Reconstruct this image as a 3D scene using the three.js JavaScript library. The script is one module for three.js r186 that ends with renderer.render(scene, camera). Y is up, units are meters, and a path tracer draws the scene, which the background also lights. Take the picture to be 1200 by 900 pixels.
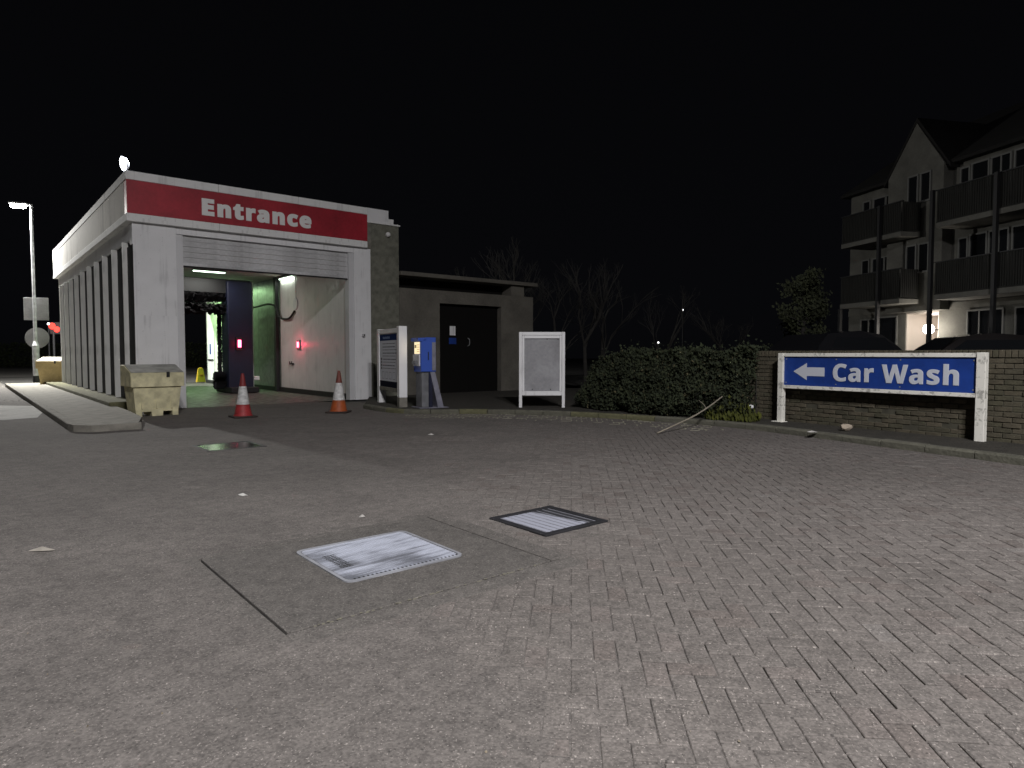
import * as THREE from 'three';
import { RoundedBoxGeometry } from 'three/addons/geometries/RoundedBoxGeometry.js';
import { TextGeometry } from 'three/addons/geometries/TextGeometry.js';
import { ConvexGeometry } from 'three/addons/geometries/ConvexGeometry.js';
import { FontLoader } from 'three/addons/loaders/FontLoader.js';
import { mergeGeometries } from 'three/addons/utils/BufferGeometryUtils.js';
import { RectAreaLightUniformsLib } from 'three/addons/lights/RectAreaLightUniformsLib.js';

RectAreaLightUniformsLib.init();
const scene = new THREE.Scene();
const V = (x, y, z) => new THREE.Vector3(x, y, z);
const D2R = Math.PI / 180;

// ---------------------------------------------------------------- camera, sky, moon, exposure
const camera = new THREE.PerspectiveCamera(2 * Math.atan(450 / 775) / D2R, 4 / 3, 0.1, 900);
camera.position.set(0, 1.3, 0);
camera.rotation.x = -Math.atan(35 / 775);
const renderer = new THREE.WebGLRenderer({ antialias: true });
renderer.setSize(1024, 768);
renderer.toneMapping = THREE.LinearToneMapping;
renderer.toneMappingExposure = 1.0;
renderer.shadowMap.enabled = true;
{ // night sky: near black, a trace of town glow towards the horizon all the way round
  const w = 64, h = 32, d = new Float32Array(w * h * 4);
  for (let j = 0; j < h; j++) for (let i = 0; i < w; i++) {
    const el = Math.abs((j + .5) / h - .5) * 2, k = .0014 + .0011 * Math.pow(1 - el, 3), o = (j * w + i) * 4;
    d[o] = k * .92; d[o + 1] = k * .95; d[o + 2] = k * 1.2; d[o + 3] = 1;
  }
  const t = new THREE.DataTexture(d, w, h, THREE.RGBAFormat, THREE.FloatType);
  t.mapping = THREE.EquirectangularReflectionMapping; t.magFilter = THREE.LinearFilter; t.needsUpdate = true;
  scene.background = t; scene.environment = t;
}
const moon = new THREE.DirectionalLight(new THREE.Color(.75, .85, 1), .012);
moon.position.set(-20, 60, 30); moon.castShadow = true;
Object.assign(moon.shadow.camera, { left: -40, right: 40, top: 40, bottom: -40, near: 1, far: 160 });
scene.add(moon); scene.add(moon.target);
const MAST = 2420;   // brightness of the mast's downlights, the forecourt's main light

// ---------------------------------------------------------------- random, noise, textures
function rng(seed) { let s = seed >>> 0; return () => { s = (s + 0x6d2b79f5) | 0; let t = Math.imul(s ^ (s >>> 15), 1 | s); t = (t + Math.imul(t ^ (t >>> 7), 61 | t)) ^ t; return ((t ^ (t >>> 14)) >>> 0) / 4294967296; }; }
const hash = (x, y, s) => { let n = Math.imul(x | 0, 374761393) + Math.imul(y | 0, 668265263) + Math.imul(s | 0, 1442695041); n = Math.imul(n ^ (n >>> 13), 1274126177); return ((n ^ (n >>> 16)) >>> 0) / 4294967296; };
function vnoise(x, y, s = 1, period = 0) {
  const xi = Math.floor(x), yi = Math.floor(y), fx = x - xi, fy = y - yi, m = (a) => period ? ((a % period) + period) % period : a;
  const u = fx * fx * (3 - 2 * fx), v = fy * fy * (3 - 2 * fy);
  const a = hash(m(xi), m(yi), s), b = hash(m(xi + 1), m(yi), s), c = hash(m(xi), m(yi + 1), s), d = hash(m(xi + 1), m(yi + 1), s);
  return (a + (b - a) * u) * (1 - v) + (c + (d - c) * u) * v;
}
function fbm(x, y, oct = 4, s = 1, period = 0) { let a = 0, k = .5, t = 0; for (let i = 0; i < oct; i++) { a += k * vnoise(x, y, s + i * 17, period); t += k; k *= .5; x *= 2; y *= 2; period *= 2; } return a / t; }
const clamp = (v, a = 0, b = 1) => Math.max(a, Math.min(b, v)), lerp = (a, b, t) => a + (b - a) * t, smooth = (a, b, x) => { const t = clamp((x - a) / (b - a)); return t * t * (3 - 2 * t); };
const toS = (c) => c <= .0031308 ? 12.92 * c : 1.055 * Math.pow(c, 1 / 2.4) - .055;
function tex(n, fn, colour = true, metres = 1, nv = n) {   // fn(u, v) in 0..1 -> linear rgb or a number; tiles; metres: the size of one tile
  const d = new Uint8Array(n * nv * 4);
  for (let j = 0; j < nv; j++) for (let i = 0; i < n; i++) {
    const r = fn(i / n, j / nv), o = (j * n + i) * 4, a = typeof r === 'number' ? [r, r, r] : r;
    for (let k = 0; k < 3; k++) d[o + k] = Math.round(255 * clamp(colour ? toS(a[k]) : a[k]));
    d[o + 3] = 255;
  }
  const t = new THREE.DataTexture(d, n, nv); t.wrapS = t.wrapT = THREE.RepeatWrapping; t.magFilter = THREE.LinearFilter; t.minFilter = THREE.LinearMipmapLinearFilter; t.generateMipmaps = true;
  if (colour) t.colorSpace = THREE.SRGBColorSpace;
  t.repeat.set(1 / metres, 1 / metres); t.needsUpdate = true;
  return t;
}
const rnd = rng(7);
const col = (r, g, b) => new THREE.Color().setRGB(r, g, b);
function mat(c, o = {}) { const m = new THREE.MeshPhysicalMaterial({ roughness: .8, side: THREE.DoubleSide, ...o }); m.color.setRGB(...c); return m; }
// grain of paving: fine grit with pale flecks
const gritMap = tex(1024, (u, v) => {
  const a = fbm(u * 160, v * 160, 2, 3, 160), b = fbm(u * 24, v * 24, 4, 9, 24), c = hash(Math.floor(u * 1024), Math.floor(v * 1024), 5);
  const fl = vnoise(u * 256, v * 256, 77, 256), fleck = fl > .87 && c > .3 ? 1 : 0;
  let k = .57 + .5 * (a - .5) + .3 * (b - .5) + .18 * (c - .5);
  if (hash(Math.floor(u * 200), Math.floor(v * 200), 61) > .985) k *= .55;
  k *= .5; return fleck ? [.62 + .3 * c, .61 + .3 * c, .59 + .3 * c] : [k * 1.02, k, k * .98];
}, true, 1.5);
const gritBump = tex(1024, (u, v) => .6 * fbm(u * 200, v * 200, 2, 13, 200) + .4 * fbm(u * 40, v * 40, 3, 19, 40), false, 1.5);
const blotch = tex(512, (u, v) => { const a = fbm(u * 6, v * 6, 5, 21, 6), b = fbm(u * 60, v * 60, 3, 31, 60); return .55 + .45 * clamp(.5 + 1.1 * (a - .5) + .5 * (b - .5)); }, true, 2.6);
const blotchFine = tex(512, (u, v) => { const a = fbm(u * 10, v * 10, 5, 41, 10), b = hash(Math.floor(u * 512), Math.floor(v * 512), 8); return .5 + .5 * clamp(.55 + 1.3 * (a - .5) + .25 * (b - .5)); }, true, 1.1);
const roughBump = tex(512, (u, v) => fbm(u * 48, v * 48, 4, 51, 48), false, 1.2);
const paintMap = tex(512, (u, v) => {   // painted sheet with run-off streaks and small scuffs
  const s = fbm(u * 40, v * 2, 4, 61, 0), a = fbm(u * 8, v * 8, 4, 65, 8), sc = vnoise(u * 90, v * 90, 66, 90);
  let k = .97 - .17 * smooth(.54, .78, s * .75 + a * .25) - .1 * (a - .5);
  if (sc > .955) k *= .82;
  return [k, k, k * .99];
}, true, 2.2);
const gloss = tex(256, (u, v) => .35 + .5 * fbm(u * 12, v * 12, 4, 71, 12), false, 1.4);
const brickMap = tex(512, (u, v) => { const a = fbm(u * 14, v * 14, 5, 81, 14), b = hash(Math.floor(u * 512), Math.floor(v * 512), 83); const k = .55 + .6 * (a - .5) + .2 * (b - .5) + .2; return [k, k * .97, k * .93]; }, true, .9);

const M = {
  white: mat([.82, .82, .84], { map: paintMap, roughness: .85, specularIntensity: .35 }),
  whiteTrim: mat([.84, .84, .84], { map: paintMap, roughness: .85, specularIntensity: .35 }),
  red: mat([.44, .02, .038], { roughness: .55, map: blotch }),
  letter: mat([.82, .81, .8], { roughness: .55 }),
  shutter: mat([.72, .72, .73], { map: blotch, roughness: .5 }),
  guide: mat([.66, .66, .68], { map: paintMap, roughness: .45 }),
  blackRubber: mat([.015, .015, .015], { roughness: .75 }),
  tinted: mat([.01, .011, .011], { roughness: .55, specularIntensity: .25 }),
  fin: mat([.66, .66, .64], { map: paintMap, roughness: .55 }),
  concrete: mat([.27, .255, .22], { map: blotchFine, roughness: .92, bumpMap: roughBump, bumpScale: .006 }),
  mossy: mat([.16, .155, .085], { map: blotchFine, roughness: .95, bumpMap: roughBump, bumpScale: .01 }),
  render: mat([.18, .168, .143], { map: blotch, roughness: .95, bumpMap: roughBump, bumpScale: .012 }),
  tower: mat([.22, .22, .178], { map: blotchFine, roughness: .95, bumpMap: roughBump, bumpScale: .012 }),
  darkDoor: mat([.01, .0095, .009], { roughness: .9, specularIntensity: .15 }),
  darkSteel: mat([.03, .03, .032], { roughness: .5, metalness: .4 }),
  galv: mat([.42, .43, .44], { roughness: .5, metalness: .5, map: blotchFine }),
  pole: mat([.5, .51, .52], { roughness: .5, map: blotchFine }),
  interior: mat([.74, .72, .71], { map: paintMap, roughness: .75, roughnessMap: gloss }),
  ribbed: mat([.3, .32, .3], { map: blotchFine, roughness: .4 }),
  ceiling: mat([.62, .64, .6], { map: blotch, roughness: .7 }),
  blue: mat([.01, .013, .042], { roughness: .55, map: blotch }),
  kioskBlue: mat([.045, .11, .5], { roughness: .45 }),
  kioskGrey: mat([.2, .205, .22], { roughness: .5, map: blotchFine }),
  kioskLilac: mat([.27, .27, .33], { roughness: .5, map: blotchFine }),
  binCream: mat([.8, .74, .47], { map: blotchFine, roughness: .7 }),
  binLid: mat([.48, .48, .44], { map: blotchFine, roughness: .75 }),
  binYellow: mat([.5, .38, .17], { map: blotch, roughness: .7 }),
  signBlue: mat([.014, .06, .34], { roughness: .5, map: blotch }),
  signWhite: mat([.9, .9, .92], { map: paintMap, roughness: .55 }),
  board: mat([.38, .38, .4], { roughness: .6, map: blotch }),
  soil: mat([.05, .045, .035], { map: blotchFine, roughness: 1, bumpMap: roughBump, bumpScale: .03 }),
  asphalt: mat([.15, .146, .138], { map: gritMap, roughness: .95, bumpMap: gritBump, bumpScale: .004 }),
  slab: mat([.29, .272, .254], { map: gritMap, roughness: .95, bumpMap: gritBump, bumpScale: .004 }),
  iron: mat([.035, .036, .04], { roughness: .6, metalness: .3, map: blotchFine }),
  facade: mat([.18, .176, .156], { map: blotch, roughness: .95 }),
  porch: mat([.6, .55, .5], { roughness: .9 }),
  roofTile: mat([.014, .013, .012], { roughness: .9, map: blotchFine }),
  balcony: mat([.022, .022, .019], { roughness: .85, map: blotch }),
  frameGrey: mat([.17, .17, .162], { roughness: .6 }),
  pane: mat([.012, .013, .015], { roughness: .08 }),
  carPaint: mat([.012, .012, .014], { roughness: .3, clearcoat: 1, clearcoatRoughness: .05 }),
  carRed: mat([.013, .011, .011], { roughness: .3, clearcoat: 1, clearcoatRoughness: .05 }),
  bark: mat([.04, .037, .033], { map: blotchFine, roughness: .95 }),
  wood: mat([.36, .32, .25], { map: blotchFine, roughness: .9 }),
};
const glow = (c, k) => { const m = new THREE.MeshStandardMaterial({ roughness: .6 }); m.color.setRGB(.7 * c[0], .7 * c[1], .7 * c[2]); m.emissive.setRGB(...c); m.emissiveIntensity = k; return m; };

// ---------------------------------------------------------------- building helpers
const names = new Map();
function numbered(n) { const k = names.get(n) || 0; names.set(n, k + 1); return k ? n + '_' + String(k).padStart(3, '0') : n; }
function uvBox(g) {   // uv in metres by the side a face looks to
  if (g.index) g = g.toNonIndexed();
  const p = g.attributes.position, uv = new Float32Array(p.count * 2), a = V(), b = V(), c = V(), n = V();
  for (let i = 0; i < p.count; i += 3) {
    a.fromBufferAttribute(p, i); b.fromBufferAttribute(p, i + 1); c.fromBufferAttribute(p, i + 2);
    n.copy(b).sub(a).cross(c.clone().sub(a)); const x = Math.abs(n.x), y = Math.abs(n.y), z = Math.abs(n.z);
    for (let k = 0; k < 3; k++) {
      const q = [a, b, c][k];
      const [s, t] = y >= x && y >= z ? [q.x, q.z] : x >= z ? [q.z, q.y] : [q.x, q.y];
      uv[(i + k) * 2] = s; uv[(i + k) * 2 + 1] = t;
    }
  }
  g.setAttribute('uv', new THREE.BufferAttribute(uv, 2));
  return g;
}
const strip = (g) => { g = g.index ? g.toNonIndexed() : g; for (const k of Object.keys(g.attributes)) if (!['position', 'normal', 'uv'].includes(k)) g.deleteAttribute(k); g.clearGroups?.(); return g; };
const merge = (list) => list.length === 1 ? list[0] : mergeGeometries(list.map(strip));
// box given by its bounds, edges rounded by r
function bx(x0, x1, y0, y1, z0, z1, r = 0) {
  const w = x1 - x0, h = y1 - y0, d = z1 - z0;
  const g = r > 0 ? new RoundedBoxGeometry(w, h, d, 1, Math.min(r, w / 2.01, h / 2.01, d / 2.01)) : new THREE.BoxGeometry(w, h, d);
  g.translate((x0 + x1) / 2, (y0 + y1) / 2, (z0 + z1) / 2);
  return uvBox(g);
}
function cyl(p, q, r0, r1 = r0, n = 14) {
  const d = q.clone().sub(p), g = new THREE.CylinderGeometry(r1, r0, d.length(), n);
  g.applyQuaternion(new THREE.Quaternion().setFromUnitVectors(V(0, 1, 0), d.clone().normalize())); g.translate((p.x + q.x) / 2, (p.y + q.y) / 2, (p.z + q.z) / 2);
  return g;
}
function tube(pts, r, n = 40, k = 8) { return new THREE.TubeGeometry(new THREE.CatmullRomCurve3(pts.map((p) => V(...p))), n, r, k); }
function prism(pts, depth, z0 = 0, bevel = 0) {   // outline in x, y pushed along z
  const s = new THREE.Shape(pts.map((p) => new THREE.Vector2(...p)));
  const g = new THREE.ExtrudeGeometry(s, { depth, bevelEnabled: bevel > 0, bevelSize: bevel, bevelThickness: bevel, bevelSegments: 1, curveSegments: 20 });
  g.translate(0, 0, z0); return uvBox(g);
}
function flat(pts, y) {   // level polygon in x, z
  const g = new THREE.ShapeGeometry(new THREE.Shape(pts.map(([x, z]) => new THREE.Vector2(x, -z)))); g.rotateX(-Math.PI / 2); g.translate(0, y, 0); return uvBox(g);
}
function part(name, g, m, parent) { const o = new THREE.Mesh(Array.isArray(g) ? merge(g) : g, m); o.name = name; parent.add(o); return o; }
function tag(o, label, category, group, kind) { o.userData.label = label; o.userData.category = category; if (group) o.userData.group = group; if (kind) o.userData.kind = kind; return o; }
function thing(name, label, category, [x, y, z] = [0, 0, 0], turn = 0, group) { const o = new THREE.Group(); o.name = numbered(name); o.position.set(x, y, z); o.rotation.y = turn; scene.add(o); return tag(o, label, category, group); }
function single(name, g, m, label, category, group) { const o = new THREE.Mesh(Array.isArray(g) ? merge(g) : g, m); o.name = numbered(name); scene.add(o); return tag(o, label, category, group); }
function struct(name, g, m, label, category) { const o = single(name, g, m, label, category); o.userData.kind = 'structure'; return o; }
function structGroup(name, label, category, at = [0, 0, 0], turn = 0) { const o = thing(name, label, category, at, turn); o.userData.kind = 'structure'; return o; }
const font = await new FontLoader().loadAsync('fonts/droid/droid_sans_bold.typeface.json');
function word(text, x0, x1, y0, capH, fat, depth = .012) {   // letters as geometries fitted between x0 and x1, each its own
  const one = new TextGeometry('E', { font, size: 1, depth: .01, bevelEnabled: false }); one.computeBoundingBox(); const size = (capH - 2 * fat) / one.boundingBox.max.y, letters = []; let x = 0; const sc = size / font.data.resolution;
  for (const ch of text) {
    const gl = font.data.glyphs[ch];
    if (ch !== ' ') { const g = new TextGeometry(ch, { font, size, depth, curveSegments: 5, bevelEnabled: true, bevelSize: fat, bevelThickness: .002, bevelSegments: 1 }); g.translate(x, 0, 0); letters.push(g); }
    x += gl.ha * sc + fat * 1.6;
  }
  const b = letters.map((g) => { g.computeBoundingBox(); return g.boundingBox; }), a = Math.min(...b.map((q) => q.min.x)), e = Math.max(...b.map((q) => q.max.x)), s = (x1 - x0) / (e - a);
  for (const g of letters) { g.translate(-a, 0, 0); g.scale(s, 1, 1); g.translate(x0, y0 + fat, 0); }
  return letters;
}
function grid(nx, nz, fn) {   // height sheet: fn(i/nx, j/nz) -> [x, y, z, u, v, r, g, b]
  const P = [], U = [], C = [], I = [];
  for (let j = 0; j <= nz; j++) for (let i = 0; i <= nx; i++) { const q = fn(i / nx, j / nz); P.push(q[0], q[1], q[2]); U.push(q[3], q[4]); C.push(q[5], q[6], q[7]); }
  for (let j = 0; j < nz; j++) for (let i = 0; i < nx; i++) { const a = j * (nx + 1) + i, b = a + 1, c = a + nx + 1; I.push(a, c, b, b, c, c + 1); }
  const g = new THREE.BufferGeometry(); g.setAttribute('position', new THREE.Float32BufferAttribute(P, 3)); g.setAttribute('uv', new THREE.Float32BufferAttribute(U, 2)); g.setAttribute('color', new THREE.Float32BufferAttribute(C, 3)); g.setIndex(I); g.computeVertexNormals();
  return g;
}
function area(parent, at, turn, w, h, c, k) { const l = new THREE.RectAreaLight(col(...c), k, w, h); l.position.set(...at); l.rotation.set(...turn); parent.add(l); return l; }
const DOWN = [-Math.PI / 2, 0, 0], OUT = [0, Math.PI, 0];   // a rect light shines along its -z
function bulb(parent, at, c, k, r) { const l = new THREE.PointLight(col(...c), k); l.position.set(...at); l.castShadow = true; l.shadow.radius = r / .02; parent.add(l); return l; }

// the car wash's own axes: x along its front, z out of the front towards the forecourt
const BW = { at: [-7.863, 0, -15.89], turn: 39.85 * D2R };
const bu = [Math.cos(BW.turn), -Math.sin(BW.turn)], bn = [Math.sin(BW.turn), Math.cos(BW.turn)];
const toLocal = (x, z) => { const p = x - BW.at[0], q = z - BW.at[2]; return [p * bu[0] + q * bu[1], p * bn[0] + q * bn[1]]; };
const toWorld = (a, b) => [BW.at[0] + a * bu[0] + b * bn[0], BW.at[2] + a * bu[1] + b * bn[1]];

// ================================================================ SETTING
struct('ground', flat([[-200, -200], [200, -200], [200, 200], [-200, 200]], -.03), M.asphalt, 'dark asphalt ground reaching away into the night', 'ground');

// --- kerb line of the planting bed
const kerbPts = [[-3.55, -15.75], [-3.0, -14.95], [-2.2, -14.3], [-.75, -14.3], [.72, -13.96], [1.76, -13.45], [2.67, -12.8], [3.61, -11.95], [4.17, -11.22], [4.71, -10.2], [5.25, -9.1], [5.7, -8.2], [6.2, -7.1], [6.8, -5.7], [7.6, -3.6]];
const kerbCurve = new THREE.CatmullRomCurve3(kerbPts.map(([x, z]) => V(x, 0, z)));
const kerbLine = kerbCurve.getSpacedPoints(160);
function kerbDist(x, z) { let d = 1e9; for (const p of kerbLine) { const q = (p.x - x) ** 2 + (p.z - z) ** 2; if (q < d) d = q; } return Math.sqrt(d); }

// --- block paving in herringbone
const slabMid = (() => { const a = [-1.99, -4.13], b = [-1.03, -3.04], c = [.26, -4.11]; return { at: [(a[0] + c[0]) / 2, (a[1] + c[1]) / 2], w: 1.68, d: 1.45 }; })();
const inRect = (x, z, r, pad = 0) => { const p = x - r.at[0], q = z - r.at[1], a = p * bu[0] + q * bu[1], b = p * bn[0] + q * bn[1]; return Math.abs(a) < r.w / 2 + pad && Math.abs(b) < r.d / 2 + pad; };
const smallCover = { at: [.283, -5.12], w: .68, d: .68 };
const drain = { at: [-4.0, -9.31], w: .82, d: .78 };
const PAV = -5.15 * D2R, CELL = .0995;
const pav = structGroup('block_paving', 'grey brown herringbone block paving of the forecourt', 'paving', [0, 0, 0], PAV);
{
  const c = Math.cos(PAV), s = Math.sin(PAV), wx = (x, z) => [x * c + z * s, -x * s + z * c];
  const tones = []; for (let k = 0; k < 12; k++) { const t = k / 11; tones.push(col(.375 + .1 * t, .343 + .094 * t, .32 + .09 * t)); }
  tones.push(col(.49, .46, .435), col(.385, .34, .315), col(.425, .38, .355));
  const toneMat = tones.map((t) => { const m = mat([t.r, t.g, t.b], { map: gritMap, roughness: .93, bumpMap: gritBump, bumpScale: .0035 }); return m; });
  // one paver: top, chamfer, skirt. length along x
  function paver(ou, ov, jit) {
    const L = CELL * 2 - .0055, W = CELL - .0055, ch = .0035, a = L / 2, b = W / 2, r = rng(900 + jit);
    const k = () => (r() - .5) * .0016;
    const top = [[-a + ch, 0, -b + ch], [a - ch, 0, -b + ch], [a - ch, 0, b - ch], [-a + ch, 0, b - ch]].map((p) => [p[0] + k(), k() * .8, p[2] + k()]);
    const mid = [[-a, -.0032, -b], [a, -.0032, -b], [a, -.0032, b], [-a, -.0032, b]].map((p) => [p[0] + k(), p[1], p[2] + k()]);
    const low = mid.map((p) => [p[0], -.025, p[2]]);
    const P = [], tri = (A, B, C) => P.push(...A, ...B, ...C), quad = (A, B, C, D) => { tri(A, B, C); tri(A, C, D); };
    quad(top[3], top[2], top[1], top[0]);
    for (let i = 0; i < 4; i++) { const j = (i + 1) % 4; quad(top[i], top[j], mid[j], mid[i]); quad(mid[i], mid[j], low[j], low[i]); }
    const g = new THREE.BufferGeometry(); g.setAttribute('position', new THREE.Float32BufferAttribute(P, 3)); g.computeVertexNormals();
    const uv = []; for (let i = 0; i < P.length; i += 3) uv.push(P[i] + ou, P[i + 2] + ov + P[i + 1]);
    g.setAttribute('uv', new THREE.Float32BufferAttribute(uv, 2));
    return g;
  }
  const variants = []; for (let k = 0; k < 14; k++) variants.push(paver(rnd() * 1.5, rnd() * 1.5, k));
  const list = [];
  for (let i = -160; i < 160; i++) for (let j = -175; j < -10; j++) {
    const k = (((i - j) % 4) + 4) % 4; if (k !== 0 && k !== 3) continue;
    const flatWise = k === 0, lx = (i + (flatWise ? 1 : .5)) * CELL, lz = (j + (flatWise ? .5 : 1)) * CELL, [x, z] = wx(lx, lz);
    if (z > -1.2 || Math.abs(x) > .79 * -z + 2.4) continue;
    if (inRect(x, z, slabMid, .1) || inRect(x, z, smallCover, -.02) || inRect(x, z, drain, -.02)) continue;
    const [a, b] = toLocal(x, z);
    if (b < -.05 && a > -1.5) continue;
    if (a > -2.75 && a < -1.6 && b < 4.1) continue;
    if (kerbDist(x, z) > .25) { const n = kerbCurve.getPoint(0); if (x > -3.4 && z < kerbZ(x) - .15) continue; }
    const big = fbm(x * .55 + 9, z * .55, 3, 5), f = hash(i, j, 11), f2 = hash(i, j, 12);
    let t = Math.round(clamp(.5 + 1.5 * (big - .5) + .42 * (f - .5)) * 11);
    if (f2 > .994) t = 12; else if (f2 < .05) t = 13; else if (f2 < .12) t = 14;
    // px size in the picture, to choose the pavers that show largest
    const depth = -z, px = 600 + 775 * x / depth, py = 415 + 775 * 1.3 / depth, inView = px > -5 && px < 1205 && py < 905;
    list.push({ lx, lz, flatWise, t, v: Math.floor(hash(i, j, 13) * 14), y: (hash(i, j, 14) - .5) * .0032 + .0012 * (fbm(x * 2, z * 2, 2, 6) - .5), tip: (hash(i, j, 15) - .5) * .012, tip2: (hash(i, j, 16) - .5) * .012, size: inView ? 1 / depth ** 3 : 0 });
  }
  function kerbZ(x) { for (let k = 0; k < kerbLine.length - 1; k++) { const a = kerbLine[k], b = kerbLine[k + 1]; if (x >= a.x && x < b.x) return lerp(a.z, b.z, (x - a.x) / (b.x - a.x)); } return 0; }
  list.sort((a, b) => b.size - a.size);
  const P = [], N = [], U = [], C = [], m4 = new THREE.Matrix4(), q = new THREE.Quaternion(), eu = new THREE.Euler(), v = V(), n = V(), nm = new THREE.Matrix3();
  list.forEach((e, k) => {
    eu.set(e.tip, e.flatWise ? 0 : Math.PI / 2, e.tip2, 'YXZ');
    if (k < 300) { const o = new THREE.Mesh(variants[e.v], toneMat[e.t]); o.name = k ? 'paver_' + String(k).padStart(3, '0') : 'paver'; o.position.set(e.lx, e.y, e.lz); o.rotation.copy(eu); pav.add(o); return; }
    q.setFromEuler(eu); m4.compose(V(e.lx, e.y, e.lz), q, V(1, 1, 1)); nm.getNormalMatrix(m4);
    const g = variants[e.v], gp = g.attributes.position, gn = g.attributes.normal, gu = g.attributes.uv, t = tones[e.t];
    for (let i = 0; i < gp.count; i++) {
      v.fromBufferAttribute(gp, i).applyMatrix4(m4); P.push(v.x, v.y, v.z); n.fromBufferAttribute(gn, i).applyMatrix3(nm); N.push(n.x, n.y, n.z); U.push(gu.getX(i) + (k % 7) * .21, gu.getY(i) + (k % 5) * .3); C.push(t.r, t.g, t.b);
    }
  });
  const g = new THREE.BufferGeometry(); g.setAttribute('position', new THREE.Float32BufferAttribute(P, 3)); g.setAttribute('normal', new THREE.Float32BufferAttribute(N, 3)); g.setAttribute('uv', new THREE.Float32BufferAttribute(U, 2)); g.setAttribute('color', new THREE.Float32BufferAttribute(C, 3));
  const m = mat([1, 1, 1], { map: gritMap, roughness: .93, bumpMap: gritBump, bumpScale: .0035 }); m.vertexColors = true;
  part('paver_field', g, m, pav).userData.kind = 'stuff';
  const moss = []; list.forEach((e, k) => { if (e.flatWise && k % 3) return; const [x, z] = wx(e.lx, e.lz); if (z > -11.2 || x < -2.4 || x > 3.6) return; const kd = kerbDist(x, z), f = hash(k, 6, 6); if (kd > .75 + .35 * fbm(x * 2, z * 2, 2, 5) || f > .72) return; const w = .011 + .007 * f, l = .07 + .04 * hash(k, 7, 7), cx = e.lx + (e.flatWise ? 0 : CELL / 2), cz = e.lz + (e.flatWise ? CELL / 2 : 0); moss.push(e.flatWise ? bx(cx - l, cx + l, -.01, .005, cz - w, cz + w) : bx(cx - w, cx + w, -.01, .005 + .003 * f, cz - l, cz + l)); });
  part('joint_moss', moss, mat([.34, .325, .25], { map: blotchFine, roughness: 1 }), pav).userData.kind = 'stuff';
  // silt in the joints, one colour all over: it lies deeper to the left, where it hides most of the blocks; pale moss along the kerb
  const sm = mat([1, 1, 1], { map: gritMap, roughness: .97, bumpMap: gritBump, bumpScale: .005 }); sm.vertexColors = true;
  const sg = grid(440, 330, (a, b) => {
    const lx = -15 + a * 29, lz = -17.2 + b * 16.2, [x, z] = wx(lx, lz);
    const left = smooth(.85, -.75, (x + .25 + .7 * (fbm(x * .9, z * .9, 3, 191) - .5)) / Math.max(1.5, -z) * 2.4), n1 = clamp(.5 + 1.5 * (fbm(x * 1.3 + 3, z * 1.3, 3, 91) - .5)), n2 = fbm(x * 9, z * 9, 3, 95);
    let y = -.0068 + .0145 * left * (.62 + .55 * n1) + .0045 * (n1 - .5) + .0065 * (n2 - .5);
    y = Math.min(y, .0036 + .0008 * (n2 - .5));
    if (inRect(x, z, slabMid, .055)) y = -.03;
    const kd = kerbDist(x, z), pale = z < -11 && kd < 1.3 ? smooth(1.1, .25, kd + .5 * (n2 - .5)) * smooth(4.2, 3.0, x) * smooth(-2.6, -1.4, x) : 0;
    const big = fbm(x * .55 + 9, z * .55, 3, 5), mott = fbm(x * 2.1 + 4, z * 3.2, 4, 25), k = lerp(.285 + .13 * big + .12 * (mott - .5), .55, pale * .8);
    if (pale > 0) y = Math.max(y, -.002);
    return [lx, y, lz, lx, lz, k * 1.085, k, k * lerp(.94, .85, pale)];
  });
  part('joint_silt', sg, sm, pav).userData.kind = 'stuff';
}
// far apron left of and in front of the car wash where the single blocks can no longer be told apart
struct('road', flat([[-60, -60], [-8, -60], toWorld(-2.72, -30), toWorld(-2.72, 4), [-9.5, -9], [-20, -9]], -.012), M.slab, 'worn grey road surface beside the car wash', 'road');
struct('painted_light_patch', flat([[-10.0, -12.95], [-9.72, -13.5], [-10.4, -14.6], [-11.9, -16.45], [-14, -16.9], [-20, -18], [-22, -16], [-16, -13.4]], .005), mat([.5, .49, .47], { map: blotch, roughness: .9, bumpMap: roughBump, bumpScale: .004 }), 'pale patch of lamp light painted into the road by the pavement', 'concrete');  // pool of street lamp light, painted as paler ground

// --- concrete slab with the big cover
{
  const s = structGroup('concrete_slab', 'grey concrete slab let into the paving round the large cover', 'slab', [slabMid.at[0], 0, slabMid.at[1]], BW.turn);
  const w = slabMid.w / 2, d = slabMid.d / 2, gap = .014, b = .15;
  part('slab_top', bx(-w, w, -.06, .005, -d, d, .006), M.slab, s);
  const hm = mat([.33, .308, .288], { map: gritMap, roughness: .96, bumpMap: gritBump, bumpScale: .006 });
  part('mortar_haunch', [bx(-w - gap - b, -w - gap, -.05, .0035, -d - b, d + b, .004), bx(-w - gap, w + b, -.05, .0035, d + gap, d + gap + b, .004), bx(-w - gap, w + b, -.05, .0035, -d - gap - b, -d - gap, .004), bx(w + gap, w + gap + b, -.05, .0035, -d, d, .004)], hm, s);
  const r = rng(31), tufts = []; // moss along the near joint
  for (let k = 0; k < 60; k++) { const x = -w + .1 + r() * 1.5, g = new THREE.IcosahedronGeometry(.004 + r() * .005, 0); g.scale(1.4, .5, 1); g.translate(x, .003, d + .007 + (r() - .5) * .02); tufts.push(g); }
  part('joint_moss', mergeGeometries(tufts), mat([.13, .122, .095], { roughness: 1 }), s).userData.kind = 'stuff';
}

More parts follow.
